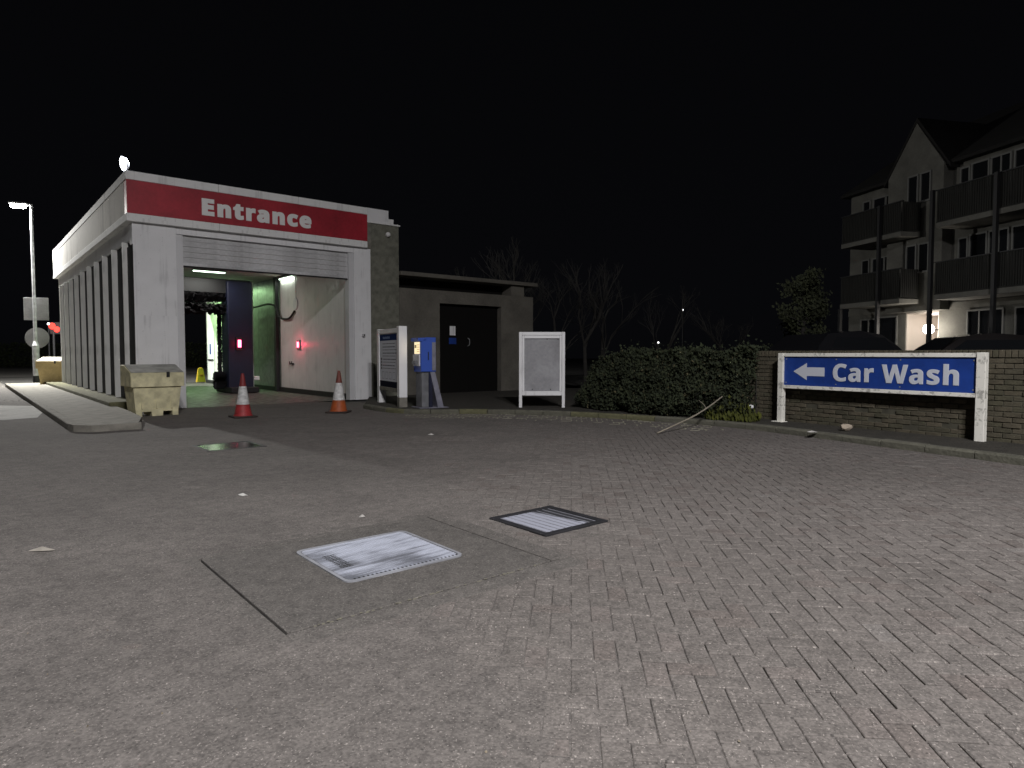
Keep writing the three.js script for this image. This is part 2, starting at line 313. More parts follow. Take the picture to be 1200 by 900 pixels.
// --- raised pavement along the car wash side, with kerb stones
{
  const p = structGroup('raised_pavement', 'raised concrete pavement with kerb along the car wash side', 'pavement', BW.at, BW.turn);
  const sh = [[-2.62, 3.9], [-2.4, 4.2], [-1.78, 4.22], [-1.5, 3.0], [-1.42, 1.0], [-1.4, -16.6], [-2.62, -16.6]];
  const g = prism(sh.map(([x, z]) => [x, -z]), .105); g.rotateX(-Math.PI / 2); part('paving_top', uvBox(g), M.concrete, p);
  const st = [];
  for (let k = 0; k < 22; k++) { const z1 = 3.78 - k * .915; st.push([bx(-2.765, -2.625, -.02, .118 + .004 * hash(k, 3, 2), z1 - .905, z1, .022)]); }
  st.forEach((q, k) => part(k ? 'kerbstone_' + String(k).padStart(3, '0') : 'kerbstone', q[0], M.concrete, p));
  // prism outline is x,-z
  part('corner_kerbstone', (() => { const q = prism([[-2.765, -3.79], [-2.625, -3.79], [-2.625, -3.95], [-2.44, -4.215], [-1.76, -4.23], [-1.76, -4.37], [-2.5, -4.36], [-2.72, -4.1]].map(([x, y]) => [x, y]), .118); q.rotateX(-Math.PI / 2); return uvBox(q); })(), M.concrete, p);
}
// --- planting bed behind the curved kerb, with kerb stones
{
  const bed = kerbLine.filter((_, k) => k % 4 === 0).map((p) => [p.x, p.z]);
  struct('planting_bed', flat([...bed, [14, -3.6], [14, -24], [-1.5, -24], toWorld(5, -.2)], .07), M.soil, 'dark bare soil bed behind the curved kerb', 'soil');
  const k = structGroup('kerb', 'curved line of low concrete kerb stones edging the paving', 'kerb');
  const len = kerbCurve.getLength(), n = Math.round(len / .62);
  for (let i = 0; i < n; i++) {
    const P = [], I = [], m = 4, prof = [[-.005, -.03], [-.005, .075], [.02, .1], [.13, .1], [.13, -.03]], r = (hash(i, 1, 4) - .5) * .012;
    for (let j = 0; j <= m; j++) { const t = (i + .012 + (j / m) * .976) / n, c = kerbCurve.getPointAt(t), d = kerbCurve.getTangentAt(t); for (const [o, y] of prof) P.push(c.x + d.z * o, y + r, c.z - d.x * o); }
    for (let j = 0; j < m; j++) for (let e = 0; e < 4; e++) { const a = j * 5 + e, b = a + 1, c = a + 5, d = a + 6; I.push(a, b, c, b, d, c); }
    I.push(0, 2, 1, 0, 3, 2, 0, 4, 3); const o = m * 5; I.push(o, o + 1, o + 2, o, o + 2, o + 3, o, o + 3, o + 4);
    const g = new THREE.BufferGeometry(); g.setAttribute('position', new THREE.Float32BufferAttribute(P, 3)); g.setIndex(I);
    const h = uvBox(g); h.computeVertexNormals();
    part(i ? 'kerbstone_' + String(i).padStart(3, '0') : 'kerbstone', h, hash(i, 2, 3) > .4 ? M.kerb || (M.kerb = mat([.14, .136, .105], { map: blotchFine, roughness: .95, bumpMap: roughBump, bumpScale: .008 })) : M.mossy, k);
  }
}
struct('car_park', flat([[5.9, -13.2], [8.2, -9.4], [40, -9.4], [40, -45], [-2, -45], [3, -22]], .12), M.asphalt, 'dark car park surface behind the brick wall', 'car park');

// ================================================================ CAR WASH BUILDING
const W = thing('car_wash_building', 'white car wash hall with red entrance fascia and half raised shutter', 'building', BW.at, BW.turn);
{
  part('pillar', bx(-1.035, -.12, 0, 4.305, -.3, 0, .012), M.white, W);
  part('kick_plate', bx(-.99, -.16, .02, .3, .003, .008, .002), M.guide, W);
  part('pillar', bx(4.455, 4.97, 0, 4.305, -.3, 0, .012), M.white, W);
  part('shutter_guide', bx(-.117, .03, 0, 4.14, -.28, -.03, .006), M.guide, W);
  part('shutter_guide', bx(4.3, 4.452, 0, 4.14, -.28, -.03, .006), M.guide, W);
  part('lintel', bx(-.117, 4.452, 4.145, 4.305, -.3, -.012, .008), M.white, W);
  // shutter curtain: slats, one by one
  const shut = new THREE.Group(); shut.name = 'roller_shutter'; W.add(shut);
  const slat = (() => { const pr = []; for (let k = 0; k <= 6; k++) { const t = k / 6; pr.push([.02 * Math.sin(Math.PI * t), t * .123]); } pr.push([-.008, .123], [-.008, 0]); const g = prism(pr.map(([x, y]) => [x, y]), 4.27); g.rotateY(-Math.PI / 2); g.translate(4.3, 0, 0); return uvBox(g); })();
  for (let k = 0; k < 5; k++) { const o = part('slat', slat, M.shutter, shut); o.position.set(0, 3.5 + k * .13, -.115); o.name = k ? 'slat_' + String(k).padStart(3, '0') : 'slat'; slatFix(o); }
  function slatFix(o) { o.scale.z = -1; }
  part('bottom_rail', bx(.035, 4.297, 3.425, 3.497, -.145, -.085, .01), M.shutter, shut);
  part('bottom_seal', bx(.035, 4.297, 3.39, 3.424, -.13, -.1), M.blackRubber, shut);
  // fascia: trims, red band, side band
  for (const [a, b] of [[-1.17, .826], [.83, 2.823], [2.827, 4.82]]) { part('fascia_trim', bx(a, b, 5.24, 5.435, -.25, .12, .015), M.whiteTrim, W); part('fascia_trim', bx(a, b, 4.31, 4.49, -.25, .12, .015), M.whiteTrim, W); }
  const red = part('red_band', bx(-1.155, 4.82, 4.492, 5.238, -.2, .105), M.red, W);
  for (const [k, g] of word('Entrance', .43, 3.17, 4.645, .405, .021, .012).entries()) { const o = part('letter', g, M.letter, red); o.position.z = .109; if (k) o.name = 'letter_' + String(k).padStart(3, '0'); }
  for (let k = 0; k < 6; k++) { const z1 = -.253 - k * 2.413; part('fascia_trim', bx(-1.17, -.95, 5.24, 5.435, z1 - 2.409, z1, .015), M.whiteTrim, W); part('fascia_trim', bx(-1.17, -.95, 4.31, 4.49, z1 - 2.409, z1, .015), M.whiteTrim, W); }
  const sideMap = tex(512, (u, v) => { const s = fbm(u * 22, v * 1.2, 4, 161, 0), a = fbm(u * 4, v * 3, 3, 165); const k = .95 - .5 * smooth(.5, .72, s) * smooth(.35, .6, a); return [k, k * .985, k * .92]; }, true, 7.5);
  for (let k = 0; k < 6; k++) { const z1 = -.21 - k * 2.42, o = part('side_panel', bx(-1.158, -1.0, 4.492, 5.238, z1 - 2.412, z1), M.side || (M.side = mat([.66, .64, .63], { map: sideMap, roughness: .9, specularIntensity: .3 })), W); if (k) o.name = 'side_panel_' + String(k).padStart(3, '0'); }
  // plain white end of the parapet over the pier and its stepped flashings
  part('parapet_end', bx(4.823, 5.55, 5.045, 5.462, -.7, .02, .01), M.white, W);
  part('flashing', bx(5.553, 5.73, 5.095, 5.23, -.6, 0, .008), M.whiteTrim, W);
  part('flashing', bx(4.975, 5.93, 5.045, 5.09, -.75, .03, .006), M.whiteTrim, W);
  part('end_trim', bx(4.823, 4.968, 4.31, 5.043, -.25, .03, .008), M.concrete, W);
  // pier of dark textured block
  part('pier', bx(4.973, 5.9, 0, 5.043, -.95, -.006, .012), M.tower, W);
  const dome = part('dome_lamp', new THREE.SphereGeometry(.075, 16, 10), M.letter, W); dome.position.set(5.52, 4.77, .03);
  part('lamp_base', bx(5.46, 5.58, 4.71, 4.83, -.004, .02, .004), M.frameGrey, dome).position.set(-5.52, -4.77, -.03);
  const cam = part('sensor_box', bx(4.66, 4.74, 1.8, 1.88, .003, .09, .01), M.guide, W); part('sensor_lens', cyl(V(4.7, 1.84, .09), V(4.7, 1.84, .105), .022), M.blackRubber, cam);
  // side wall: white head band, dark panes, upright white fins
  part('head_band', bx(-1.04, -.85, 3.935, 4.308, -14.65, -.305, .008), M.white, W);
  part('corner_block', bx(-1.045, -.86, 3.82, 4.3, -.3, -.004, .008), M.white, W);
  for (let k = 0; k < 10; k++) {
    const z = -.74 - k * 1.42;
    part(k ? 'pane_' + String(k).padStart(3, '0') : 'pane', bx(-1.0, -.95, .2, 3.93, k === 9 ? -14.65 : z - 1.415, z - .005), M.tinted, W);
    const f = part(k ? 'fin_' + String(k).padStart(3, '0') : 'fin', bx(-1.128, -1.003, .2, 3.93, z - .03, z + .03, .008), M.fin, W);
  }
  part('corner_pane', bx(-1.03, -.98, .2, 3.815, -.735, -.305), M.tinted, W);
  part('corner_post', bx(-1.045, -.9, 0, 3.815, -.3, -.004), M.blackRubber, W);
  part('plinth', bx(-1.55, -.9, 0, .2, -14.75, -.25, .03), M.mossy, W);
  part('wall', bx(-.9, -.12, 0, 4.3, -14.6, -.305), M.ribbed, W);
  part('roof', bx(-1.0, 5.0, 4.9, 5.1, -14.7, -.26), M.roofTile, W);
  part('rear_fascia', bx(-1.17, 5.0, 4.31, 5.43, -14.95, -14.735, .01), M.whiteTrim, W);
  // inside
  const wallR = part('inner_wall', bx(4.45, 4.6, 0, 3.96, -14.6, -.31), M.ribbed, W);
  for (let k = 0; k < 5; k++) part(k ? 'wall_panel_' + String(k).padStart(3, '0') : 'wall_panel', bx(4.425, 4.447, .16, 3.94, -.33 - (k + 1) * 1.04, -.333 - k * 1.04, .004), M.interior, W);
  for (let k = 0; k < 9; k++) part(k ? 'wall_sheet_' + String(k).padStart(3, '0') : 'wall_sheet', bx(4.425, 4.447, .16, 3.94, -5.87 - (k + 1) * .95, -5.88 - k * .95, .006), k > 3 ? M.interior : M.ribbed, W);
  part('wall_skirting', bx(4.38, 4.447, 0, .155, -14.6, -.31, .01), M.blackRubber, W);
  part('wall_post', bx(4.3, 4.424, 0, 3.95, -5.85, -5.66, .01), M.darkSteel, W);
  part('inner_ceiling', bx(-.12, 4.45, 3.965, 4.08, -14.6, -.31), M.ceiling, W);
  part('wash_floor', flat([[-.12, -14.7], [4.45, -14.7], [4.45, .02], [-.12, .02]], .006), mat([.1, .092, .088], { map: blotch, roughness: .95, roughnessMap: gloss }), W);
  const door = part('fire_door', bx(4.395, 4.425, .03, 2.35, -14.3, -13.3, .01), M.white, W);
  part('push_bar', bx(4.35, 4.394, 1.02, 1.08, -14.2, -13.4, .01), M.blackRubber, door);
  part('door_sign', bx(4.39, 4.394, 1.3, 1.75, -13.95, -13.75), M.signBlue, door);
  part('round_plate', (() => { const g = new THREE.TorusGeometry(.2, .012, 8, 28); g.rotateY(Math.PI / 2); g.translate(4.418, 2.96, -4.17); return [uvBox(g), uvBox(cyl(V(4.4, 2.96, -4.17), V(4.424, 2.96, -4.17), .19, .19, 24)), uvBox(cyl(V(4.405, 3.15, -4.1), V(4.405, 3.93, -4.1), .012, .012, 8))]; })(), M.guide, W);
  part('wall_bracket', [bx(4.34, 4.424, .95, 1.0, -4.6, -4.4), bx(4.34, 4.37, .95, 1.06, -4.6, -4.57), bx(4.34, 4.37, .95, 1.06, -4.43, -4.4)], M.darkSteel, W);
  part('hose', tube([[4.15, 3.0, -8.2], [4.2, 3.02, -7.2], [4.25, 3.05, -6.2], [4.3, 2.95, -5.7], [4.32, 2.6, -5.4], [4.34, 2.48, -4.9], [4.36, 2.52, -4.5], [4.39, 2.72, -4.2]], .035), M.blackRubber, W);
  part('conduit', [uvBox(cyl(V(4.0, 0, -7.2), V(4.0, 3.9, -7.2), .05, .05, 10))], M.white, W);
}
// added red lamp in place of the gantry signal reflected in the inner wall
{
  const s = thing('reflection_lamp', 'small red lamp added for the gantry signal reflection on the pale inner wall', 'added lamp', BW.at, BW.turn, 'added reflection lamps');
  part('housing', bx(4.37, 4.42, 1.46, 1.76, -4.0, -3.78, .01), M.frameGrey, s);
  part('lens', bx(4.352, 4.368, 1.52, 1.7, -3.95, -3.83, .004), glow([1, .12, .2], 9), s);
  bulb(s, [4.28, 1.61, -3.86], [1, .03, .1], .4, .04);
}
// wash gantry with brushes
{
  const g = thing('wash_gantry', 'dark blue roll over wash gantry with upright brushes', 'car wash machine', BW.at, BW.turn);
  for (const [x0, x1] of [[2.69, 3.5], [.2, .95]]) { const c = part('column', bx(x0, x1, .12, 3.72, -6.3, -5.6, .04), M.blue, g); part('foot_beam', bx(x0 - .05, x1 + .05, .02, .2, -6.9, -5.2, .03), M.darkSteel, c); }
  part('top_beam', bx(.2, 3.5, 3.3, 3.78, -6.25, -5.75, .03), M.darkSteel, g);
  function brush(axis, len, R, seed) {   // shaft with many ragged bristle tufts
    const r = rng(seed), P = [];
    for (let k = 0; k < 1500; k++) { const a = r() * 6.283, y = r() * len, q = R * (.7 + .3 * r()), w = .03, a2 = a + (r() - .5) * .5; P.push(.05 * Math.cos(a), y, .05 * Math.sin(a), q * Math.cos(a2), y - w - r() * .05, q * Math.sin(a2), q * Math.cos(a2), y + w, q * Math.sin(a2)); }
    const o = new THREE.BufferGeometry(); o.setAttribute('position', new THREE.Float32BufferAttribute(P, 3)); o.computeVertexNormals(); return o;
  }
  const bm = mat([.02, .018, .022], { roughness: .9 });
  const b1 = part('side_brush', brush(0, 2.5, .17, 5), bm, g); b1.position.set(2.74, .35, -6.4);
  const b2 = part('side_brush', brush(0, 2.3, .3, 6), bm, g); b2.position.set(1.2, .35, -6.1);
  const top = part('top_brush', brush(0, 2.6, .42, 7), bm, g); top.rotation.z = Math.PI / 2; top.position.set(3.0, 3.0, -6.0);
  const wh = part('wheel_brush', brush(0, .25, .3, 8), bm, g); wh.rotation.z = Math.PI / 2; wh.position.set(2.62, .42, -6.0);
  const lens = part('signal_housing', bx(2.93, 3.13, 1.42, 1.86, -5.598, -5.55, .01), M.darkSteel, g); part('signal_lens', bx(2.985, 3.085, 1.53, 1.77, -5.548, -5.53, .004), glow([1, .1, .22], 12), lens);
  part('spray_nozzle', bx(3.52, 3.7, .42, .55, -5.75, -5.6, .02), M.white, g);
  bulb(g, [3.03, 1.65, -5.42], [1, .02, .08], .25, .04);
}
function tubeLight(label, at, k, len = 1.25, alongZ = false, tint = [.56, 1, .46]) {
  const t = thing('tube_light', label, 'tube light', BW.at, BW.turn, 'tube lights in the wash hall');
  const [x, y, z] = at, a = alongZ ? .06 : len / 2, b = alongZ ? len / 2 : .06;
  part('housing', bx(x - a, x + a, y, y + .05, z - b, z + b, .01), M.frameGrey, t);
  part('tube', [cyl(alongZ ? V(x, y - .02, z - len / 2 + .03) : V(x - len / 2 + .03, y - .02, z), alongZ ? V(x, y - .02, z + len / 2 - .03) : V(x + len / 2 - .03, y - .02, z), .018, .018, 10)], glow([.75, 1, .78], 7), t);
  const l = area(t, [x, y - .05, z], DOWN, alongZ ? .1 : len, alongZ ? len : .1, tint, k);
  return t;
}
tubeLight('lit tube light on the ceiling ahead of the wash gantry', [1.95, 3.9, -4.9], 130, 1.0, false, [1, .98, .9]);
tubeLight('lit tube light high on the pale inner wall by the post', [4.36, 3.88, -4.85], 12, 1.2, true, [.9, 1, .86]);
tubeLight('lit tube light on the ceiling behind the wash gantry', [3.7, 3.9, -9.6], 130, 1.5, true);
tubeLight('lit tube light on the ceiling near the wash exit', [3.0, 3.9, -12.9], 230, 1.5);

// floodlight on the roof corner
{
  const f = thing('floodlight', 'small bright floodlight on the roof corner above the red fascia', 'floodlight', BW.at, BW.turn);
  part('bracket', [bx(-1.05, -1.01, 5.436, 5.62, -.62, -.58), bx(-1.12, -.94, 5.436, 5.446, -.68, -.52)], M.guide, f);
  const h = new THREE.Group(); h.name = 'head'; h.position.set(-1.06, 5.74, -.58); h.rotation.set(.35, -1.0, .3); f.add(h);
  part('shell', (() => { const g = new THREE.LatheGeometry([[0.001, -.09], [.06, -.08], [.105, -.02], [.115, .03], [.1, .035]].map((p) => new THREE.Vector2(...p)), 20); g.rotateX(Math.PI / 2); g.scale(1, 1.5, 1); return g; })(), M.guide, h);
  part('lamp_glass', (() => { const g = new THREE.SphereGeometry(.1, 18, 12); g.scale(.85, 1.6, .35); g.translate(0, 0, .04); return g; })(), glow([.86, .9, 1], 16), h);
  bulb(f, [-.92, 5.86, -.55], [.85, .9, 1], 1.2, .08);
}
// ================================================================ PLANT ROOM
{
  const s = thing('plant_room', 'low rendered plant room with flat slab roof and black double doors', 'building', BW.at, BW.turn);
  part('wall', bx(5.905, 7.33, 0, 3.27, -.35, -.012), M.render, s);
  part('wall', bx(9.78, 11.2, 0, 3.27, -.35, -.012), M.render, s);
  part('wall', bx(7.333, 9.777, 2.88, 3.27, -.35, -.012), M.render, s);
  part('wall', bx(10.85, 11.2, 0, 3.27, -6, -.353), M.render, s);
  part('clerestory', bx(5.95, 11.0, 3.273, 3.625, -6, -.55), M.darkDoor, s);
  part('roof_slab', bx(5.905, 11.33, 3.63, 3.755, -6.1, .1, .015), M.render, s);
  part('roof_block', bx(10.25, 10.82, 3.274, 3.627, -.54, -.04, .01), M.render, s);
  part('threshold', bx(7.333, 9.777, 0, .05, -.35, .08, .01), M.concrete, s);
  for (const [a, b, o] of [[7.34, 8.553, 1], [8.557, 9.77, -1]]) {
    const d = part('door', bx(a, b, .055, 2.875, -.26, -.2, .008), M.darkDoor, s);
    if (o > 0) { part('handle', tube([[8.52, 1.82, -.19], [8.56, 1.78, -.15], [8.57, 1.69, -.14], [8.56, 1.6, -.15], [8.52, 1.56, -.19]], .012, 20, 6), M.galv, d); part('notice', bx(7.83, 8.05, 1.9, 2.19, -.198, -.195), M.signWhite, d); part('blue_notice', bx(7.8, 8.08, 1.62, 1.82, -.198, -.195), M.signBlue, d); }
  }
}
// ================================================================ FORECOURT OBJECTS
// grit bins
function gritBin(label, at, turn, body, lid, sc, depth) {
  const b = thing('grit_bin', label, 'grit bin', at, turn, 'grit bins'); b.scale.setScalar(sc);
  const w = .46, d = depth / 2;
  // tapered tub with feet
  const tub = (() => { const P = [[-w + .05, .1, d - .06], [w - .05, .1, d - .06], [w - .05, .1, -d + .06], [-w + .05, .1, -d + .06], [-w, .63, d], [w, .63, d], [w, .63, -d], [-w, .63, -d]].map((p) => V(...p)); return uvBox(new ConvexGeometry(P)); })();
  const tb = part('tub', tub, body, b);
  for (const [x0, x1] of [[-w + .05, -w + .17], [-.11, .11], [w - .17, w - .05]]) part('foot', bx(x0, x1, 0, .16, -d + .07, d - .045, .012), body, b);
  for (const x of [-.3, -.02, .27]) part('rib', bx(x - .012, x + .012, .16, .6, d - .05, d - .018, .004), body, tb);
  // lid: lower skirt, then a slope up to the back
  const e = d + .035, pr = [[-e, .635], [e, .635], [e, .9], [-e * .35, 1.06], [-e, 1.06]];
  const lg = prism(pr.map(([z, y]) => [z, y]), 2 * w + .08, 0, .012); lg.rotateY(-Math.PI / 2); lg.translate(w + .04, 0, 0);
  const l = part('lid', uvBox(lg), body, b);
  const top = prism([[e - .006, .915], [-e * .35 - .004, 1.074], [-e * .35, 1.082], [e + .002, .923]], 2 * w + .07); top.rotateY(-Math.PI / 2); top.translate(w + .035, 0, 0);
  part('lid_top', uvBox(top), lid, l);
  part('hasp', bx(.16, .22, .82, .93, e + .004, e + .04, .008), M.blackRubber, l);
  return b;
}
{
  const c = toWorld(-1.0, 1.5);
  gritBin('cream grit bin with grey lid at the foot of the entrance pillar', [c[0], 0, c[1]], BW.turn + .06, M.binCream, M.binLid, 1.0, .74);
  gritBin('dirty yellow grit bin at the far end of the slatted side wall', [-18.45, .105, -26.7], BW.turn - .5, M.binYellow, mat([.5, .47, .4], { map: blotchFine }), 1.0, .75);
}
// traffic cones
function cone(label, x, z, h, c1, c2, tilt) {
  const t = thing('traffic_cone', label, 'traffic cone', [x, .003, z], hash(3, 7, Math.round(h * 100)) * 3, 'traffic cones at the wash entrance');
  const body = new THREE.Group(); body.name = 'cone'; body.rotation.set(0, 0, tilt); t.add(body);
  const R = (y) => lerp(.17, .028, y / h) * (h / .9);
  const ring = (y0, y1, o = 0) => new THREE.LatheGeometry([[R(y0) + o, y0], [R(y1) + o, y1]].map((p) => new THREE.Vector2(...p)), 28);
  part('base', (() => { const s = .235 * h / .9; return [bx(-s, s, 0, .035, -s, s, .02)]; })(), mat([.05, .035, .03], { roughness: .9, map: blotchFine }), t);
  part('lower_body', (() => { const g = new THREE.LatheGeometry([[R(.03) + .03, .03], [R(.05) + .008, .06], [R(h * .36), h * .36]].map((p) => new THREE.Vector2(...p)), 28); return g; })(), c1, body);
  part('reflective_sleeve', ring(h * .3, h * .71, .003), mat([.7, .7, .69], { roughness: .5, map: blotchFine }), body);
  part('tip', new THREE.LatheGeometry([[R(h * .7), h * .7], [R(h * .97), h * .97], [R(h), h], [R(h) - .012, h + .002], [R(h) - .012, h - .05]].map((p) => new THREE.Vector2(...p)), 24), c2, body);
}
cone('traffic cone with red base in front of the blue wash gantry', -5.54, -13.58, .9, mat([.42, .035, .04], { roughness: .6, map: blotchFine }), mat([.26, .03, .03], { roughness: .6, map: blotchFine }), .02);
cone('traffic cone with orange base by the right entrance pillar', -3.86, -14.68, .93, mat([.42, .09, .02], { roughness: .6, map: blotchFine }), mat([.2, .05, .035], { roughness: .6, map: blotchFine }), -.02);

// menu board beside the pay terminal
{
  const a = [-3.39, -16.91], turn = -63.57 * D2R;
  const p = thing('price_board', 'white post mounted price board beside the blue pay terminal', 'sign', [a[0], .07, a[1]], turn), L = 1.75;
  part('post', bx(-.12, .06, -.05, 1.86, -.15, .03, .01), M.signWhite, p);
  part('post', bx(L - .08, L + .1, .22, 1.88, -.16, .04, .014), M.signWhite, p);
  part('post_foot', bx(L - .075, L + .095, -.05, .217, -.155, .035, .006), M.concrete, p);
  part('top_rail', bx(.063, L - .083, 1.73, 1.84, -.13, .02, .008), M.signWhite, p);
  part('bottom_rail', bx(.063, L - .083, .33, .42, -.13, .02, .008), M.concrete, p);
  const cv = document.createElement('canvas'); cv.width = 512; cv.height = 448; const c = cv.getContext('2d');
  c.fillStyle = '#dcdee6'; c.fillRect(0, 0, 512, 448);
  c.fillStyle = '#1d3163'; c.fillRect(8, 4, 496, 52); c.fillStyle = '#16182a'; c.fillRect(0, 398, 512, 50);
  const r = rng(12); c.fillStyle = '#8fa0c4'; for (let k = 0; k < 9; k++) c.fillRect(100 + k * 22, 22 + (k % 3), 16, 18);
  for (let k = 0; k < 9; k++) { c.fillStyle = '#5b5e66'; const y = 80 + k * 26; let x = 90; while (x < 400 + 60 * r()) { const w = 12 + 30 * r(); c.fillRect(x, y, w, 5 + 3 * (k % 2)); x += w + 7; } if (k > 4) { c.fillStyle = '#1a1b20'; c.fillRect(44, y - 8, 24, 20); } }
  c.strokeStyle = '#83868f'; c.lineWidth = 3; for (let k = 0; k < 4; k++) c.strokeRect(70 + k * 100, 322, 60, 56);
  const t = new THREE.CanvasTexture(cv); t.colorSpace = THREE.SRGBColorSpace;
  const pm = new THREE.MeshPhysicalMaterial({ map: t, roughness: .95, specularIntensity: .15 });
  const g = new THREE.PlaneGeometry(L - .15, 1.3); g.translate(L / 2 - .01, 1.075, .006);
  part('panel_back', bx(.063, L - .083, .423, 1.727, -.1, 0), M.signWhite, p); part('printed_panel', g, pm, p);
}
// pay terminal
{
  const k = thing('pay_terminal', 'blue car wash pay terminal with lit screen on a slanted leg', 'payment terminal', [-2.03, .07, -15.2], -62 * D2R);
  // local x along its front, z out to the drivers; its side looks to the camera
  const body = part('cabinet', (() => { const g = prism([[-.2, .84], [.14, .84], [.14, 1.5], [.02, 1.6], [-.2, 1.6]], .46, 0, .01); g.rotateY(-Math.PI / 2); g.translate(.23, 0, 0); return uvBox(g); })(), M.kioskBlue, k);
  part('side_flank', bx(.243, .252, .86, 1.5, -.2, -.11, .003), M.kioskLilac, body);
  part('lock', bx(.243, .258, 1.1, 1.28, -.03, -.012), M.blackRubber, body);
  part('hood', bx(-.24, .24, 1.52, 1.6, .02, .22, .012), M.kioskBlue, body);
  part('keypad_panel', bx(-.2, .2, .96, 1.22, .152, .19, .008), M.guide, body);
  part('coin_tray', bx(-.1, .1, 1.0, 1.08, .19, .25, .008), M.kioskGrey, body);
  const cv = document.createElement('canvas'); cv.width = 128; cv.height = 128; const c = cv.getContext('2d'); c.fillStyle = '#ffe9b8'; c.fillRect(0, 0, 128, 128); c.fillStyle = '#7a6a52'; c.fillRect(6, 30, 42, 34); c.fillStyle = '#c9a878'; for (let q = 0; q < 4; q++) c.fillRect(58, 26 + q * 24, 60, 10);
  const t = new THREE.CanvasTexture(cv); t.colorSpace = THREE.SRGBColorSpace;
  const sm = new THREE.MeshStandardMaterial({ color: 0x222222, roughness: .4, emissive: 0xffffff, emissiveMap: t, emissiveIntensity: 1.1 });
  const sg = new THREE.PlaneGeometry(.36, .27); sg.translate(0, 1.37, .158); part('screen', sg, sm, body);
  area(k, [0, 1.37, .17], OUT, .34, .25, [1, .86, .62], 1.0);
  part('pedestal', bx(-.19, .19, .02, .838, -.05, .12, .01), M.kioskGrey, k);
  part('inner_leg', bx(-.2, .2, .02, .838, -.14, -.053, .006), M.blue, k);
  part('slanted_leg', (() => { const g = prism([[-.08, .838], [-.19, .838], [-.4, .02], [-.27, .02]], .42, 0, .006); g.rotateY(-Math.PI / 2); g.translate(.21, 0, 0); return uvBox(g); })(), M.kioskLilac, k);
  part('base_plate', bx(-.28, .28, 0, .018, -.5, .2, .004), M.kioskLilac, k);
}
// blank framed board
{
  const b = thing('notice_board', 'blank grey notice board in a white frame on two posts', 'notice board', [.69, .06, -15.24], 0), w = .53;
  part('post', bx(-w, -w + .072, -.03, 1.75, -.05, .03, .01), M.signWhite, b);
  part('post', bx(w - .072, w, -.03, 1.75, -.05, .03, .01), M.signWhite, b);
  part('rail', bx(-w + .074, w - .074, 1.675, 1.748, -.05, .03, .008), M.signWhite, b);
  part('rail', bx(-w + .074, w - .074, .285, .385, -.05, .035, .01), M.signWhite, b);
  part('panel', bx(-w + .074, w - .074, .388, 1.672, -.03, -.015), M.board, b);
  const fr = part('inner_frame', [bx(-w + .076, -w + .125, .39, 1.67, -.013, .018, .008), bx(w - .125, w - .076, .39, 1.67, -.013, .018, .008), bx(-w + .127, w - .127, 1.6, 1.67, -.013, .018, .008)], M.signWhite, b);
  for (const [x, y] of [[-.22, .43], [.2, .43], [.12, 1.585], [.37, 1.58]]) part('bolt', bx(x - .012, x + .012, y - .01, y + .01, -.012, -.004), M.darkSteel, b);
}
// CAR WASH sign
{
  const s = thing('direction_sign', 'blue Car Wash sign with white arrow on two white posts', 'sign', [4.9, .05, -12.03], -57.88 * D2R), L = 3.235;
  const stain = tex(512, (u, v) => { const a = fbm(u * 9, v * 9, 5, 301, 9), b = fbm(u * 40, v * 40, 3, 305, 40), k = 1 - .5 * smooth(.53, .74, a * .45 + b * .55); return [k, k * .985, k * .93]; }, true, 1.6), dirty = mat([.86, .86, .83], { map: stain, roughness: .7 });
  part('post', bx(-.05, .055, -.06, 1.27, -.06, .04, .008), dirty, s);
  part('post', bx(L - .075, L + .045, -.02, 1.275, -.06, .04, .008), dirty, s);
  part('post_foot', bx(-.13, .09, 0, .03, -.08, .1, .006), dirty, s);
  part('rail', bx(.058, L - .078, 1.205, 1.268, -.04, .025, .006), dirty, s);
  part('rail', bx(.058, L - .078, .635, .693, -.04, .03, .006), dirty, s);
  const p = part('panel', bx(.058, L - .078, .696, 1.202, -.03, -.004), M.signBlue, s);
  for (const x of [.1, 1.05, 2.1, L - .12]) for (const y of [.74, 1.16]) part('bolt', cyl(V(x, y, -.004), V(x, y, .003), .012, .01, 8), M.galv, s);
  const lm = mat([.62, .65, .72], { roughness: .5 });
  part('arrow', prism([[.25, .945], [.51, 1.095], [.51, 1.02], [.842, 1.02], [.842, .868], [.51, .868], [.51, .795]], .004, -.001), lm, p);
  const cw = word('Car Wash', .995, 2.93, .795, .292, .006, .004);
  cw.forEach((g, k) => { const o = part(k ? 'letter_' + String(k).padStart(3, '0') : 'letter', g, lm, p); o.position.z = 0; });
}
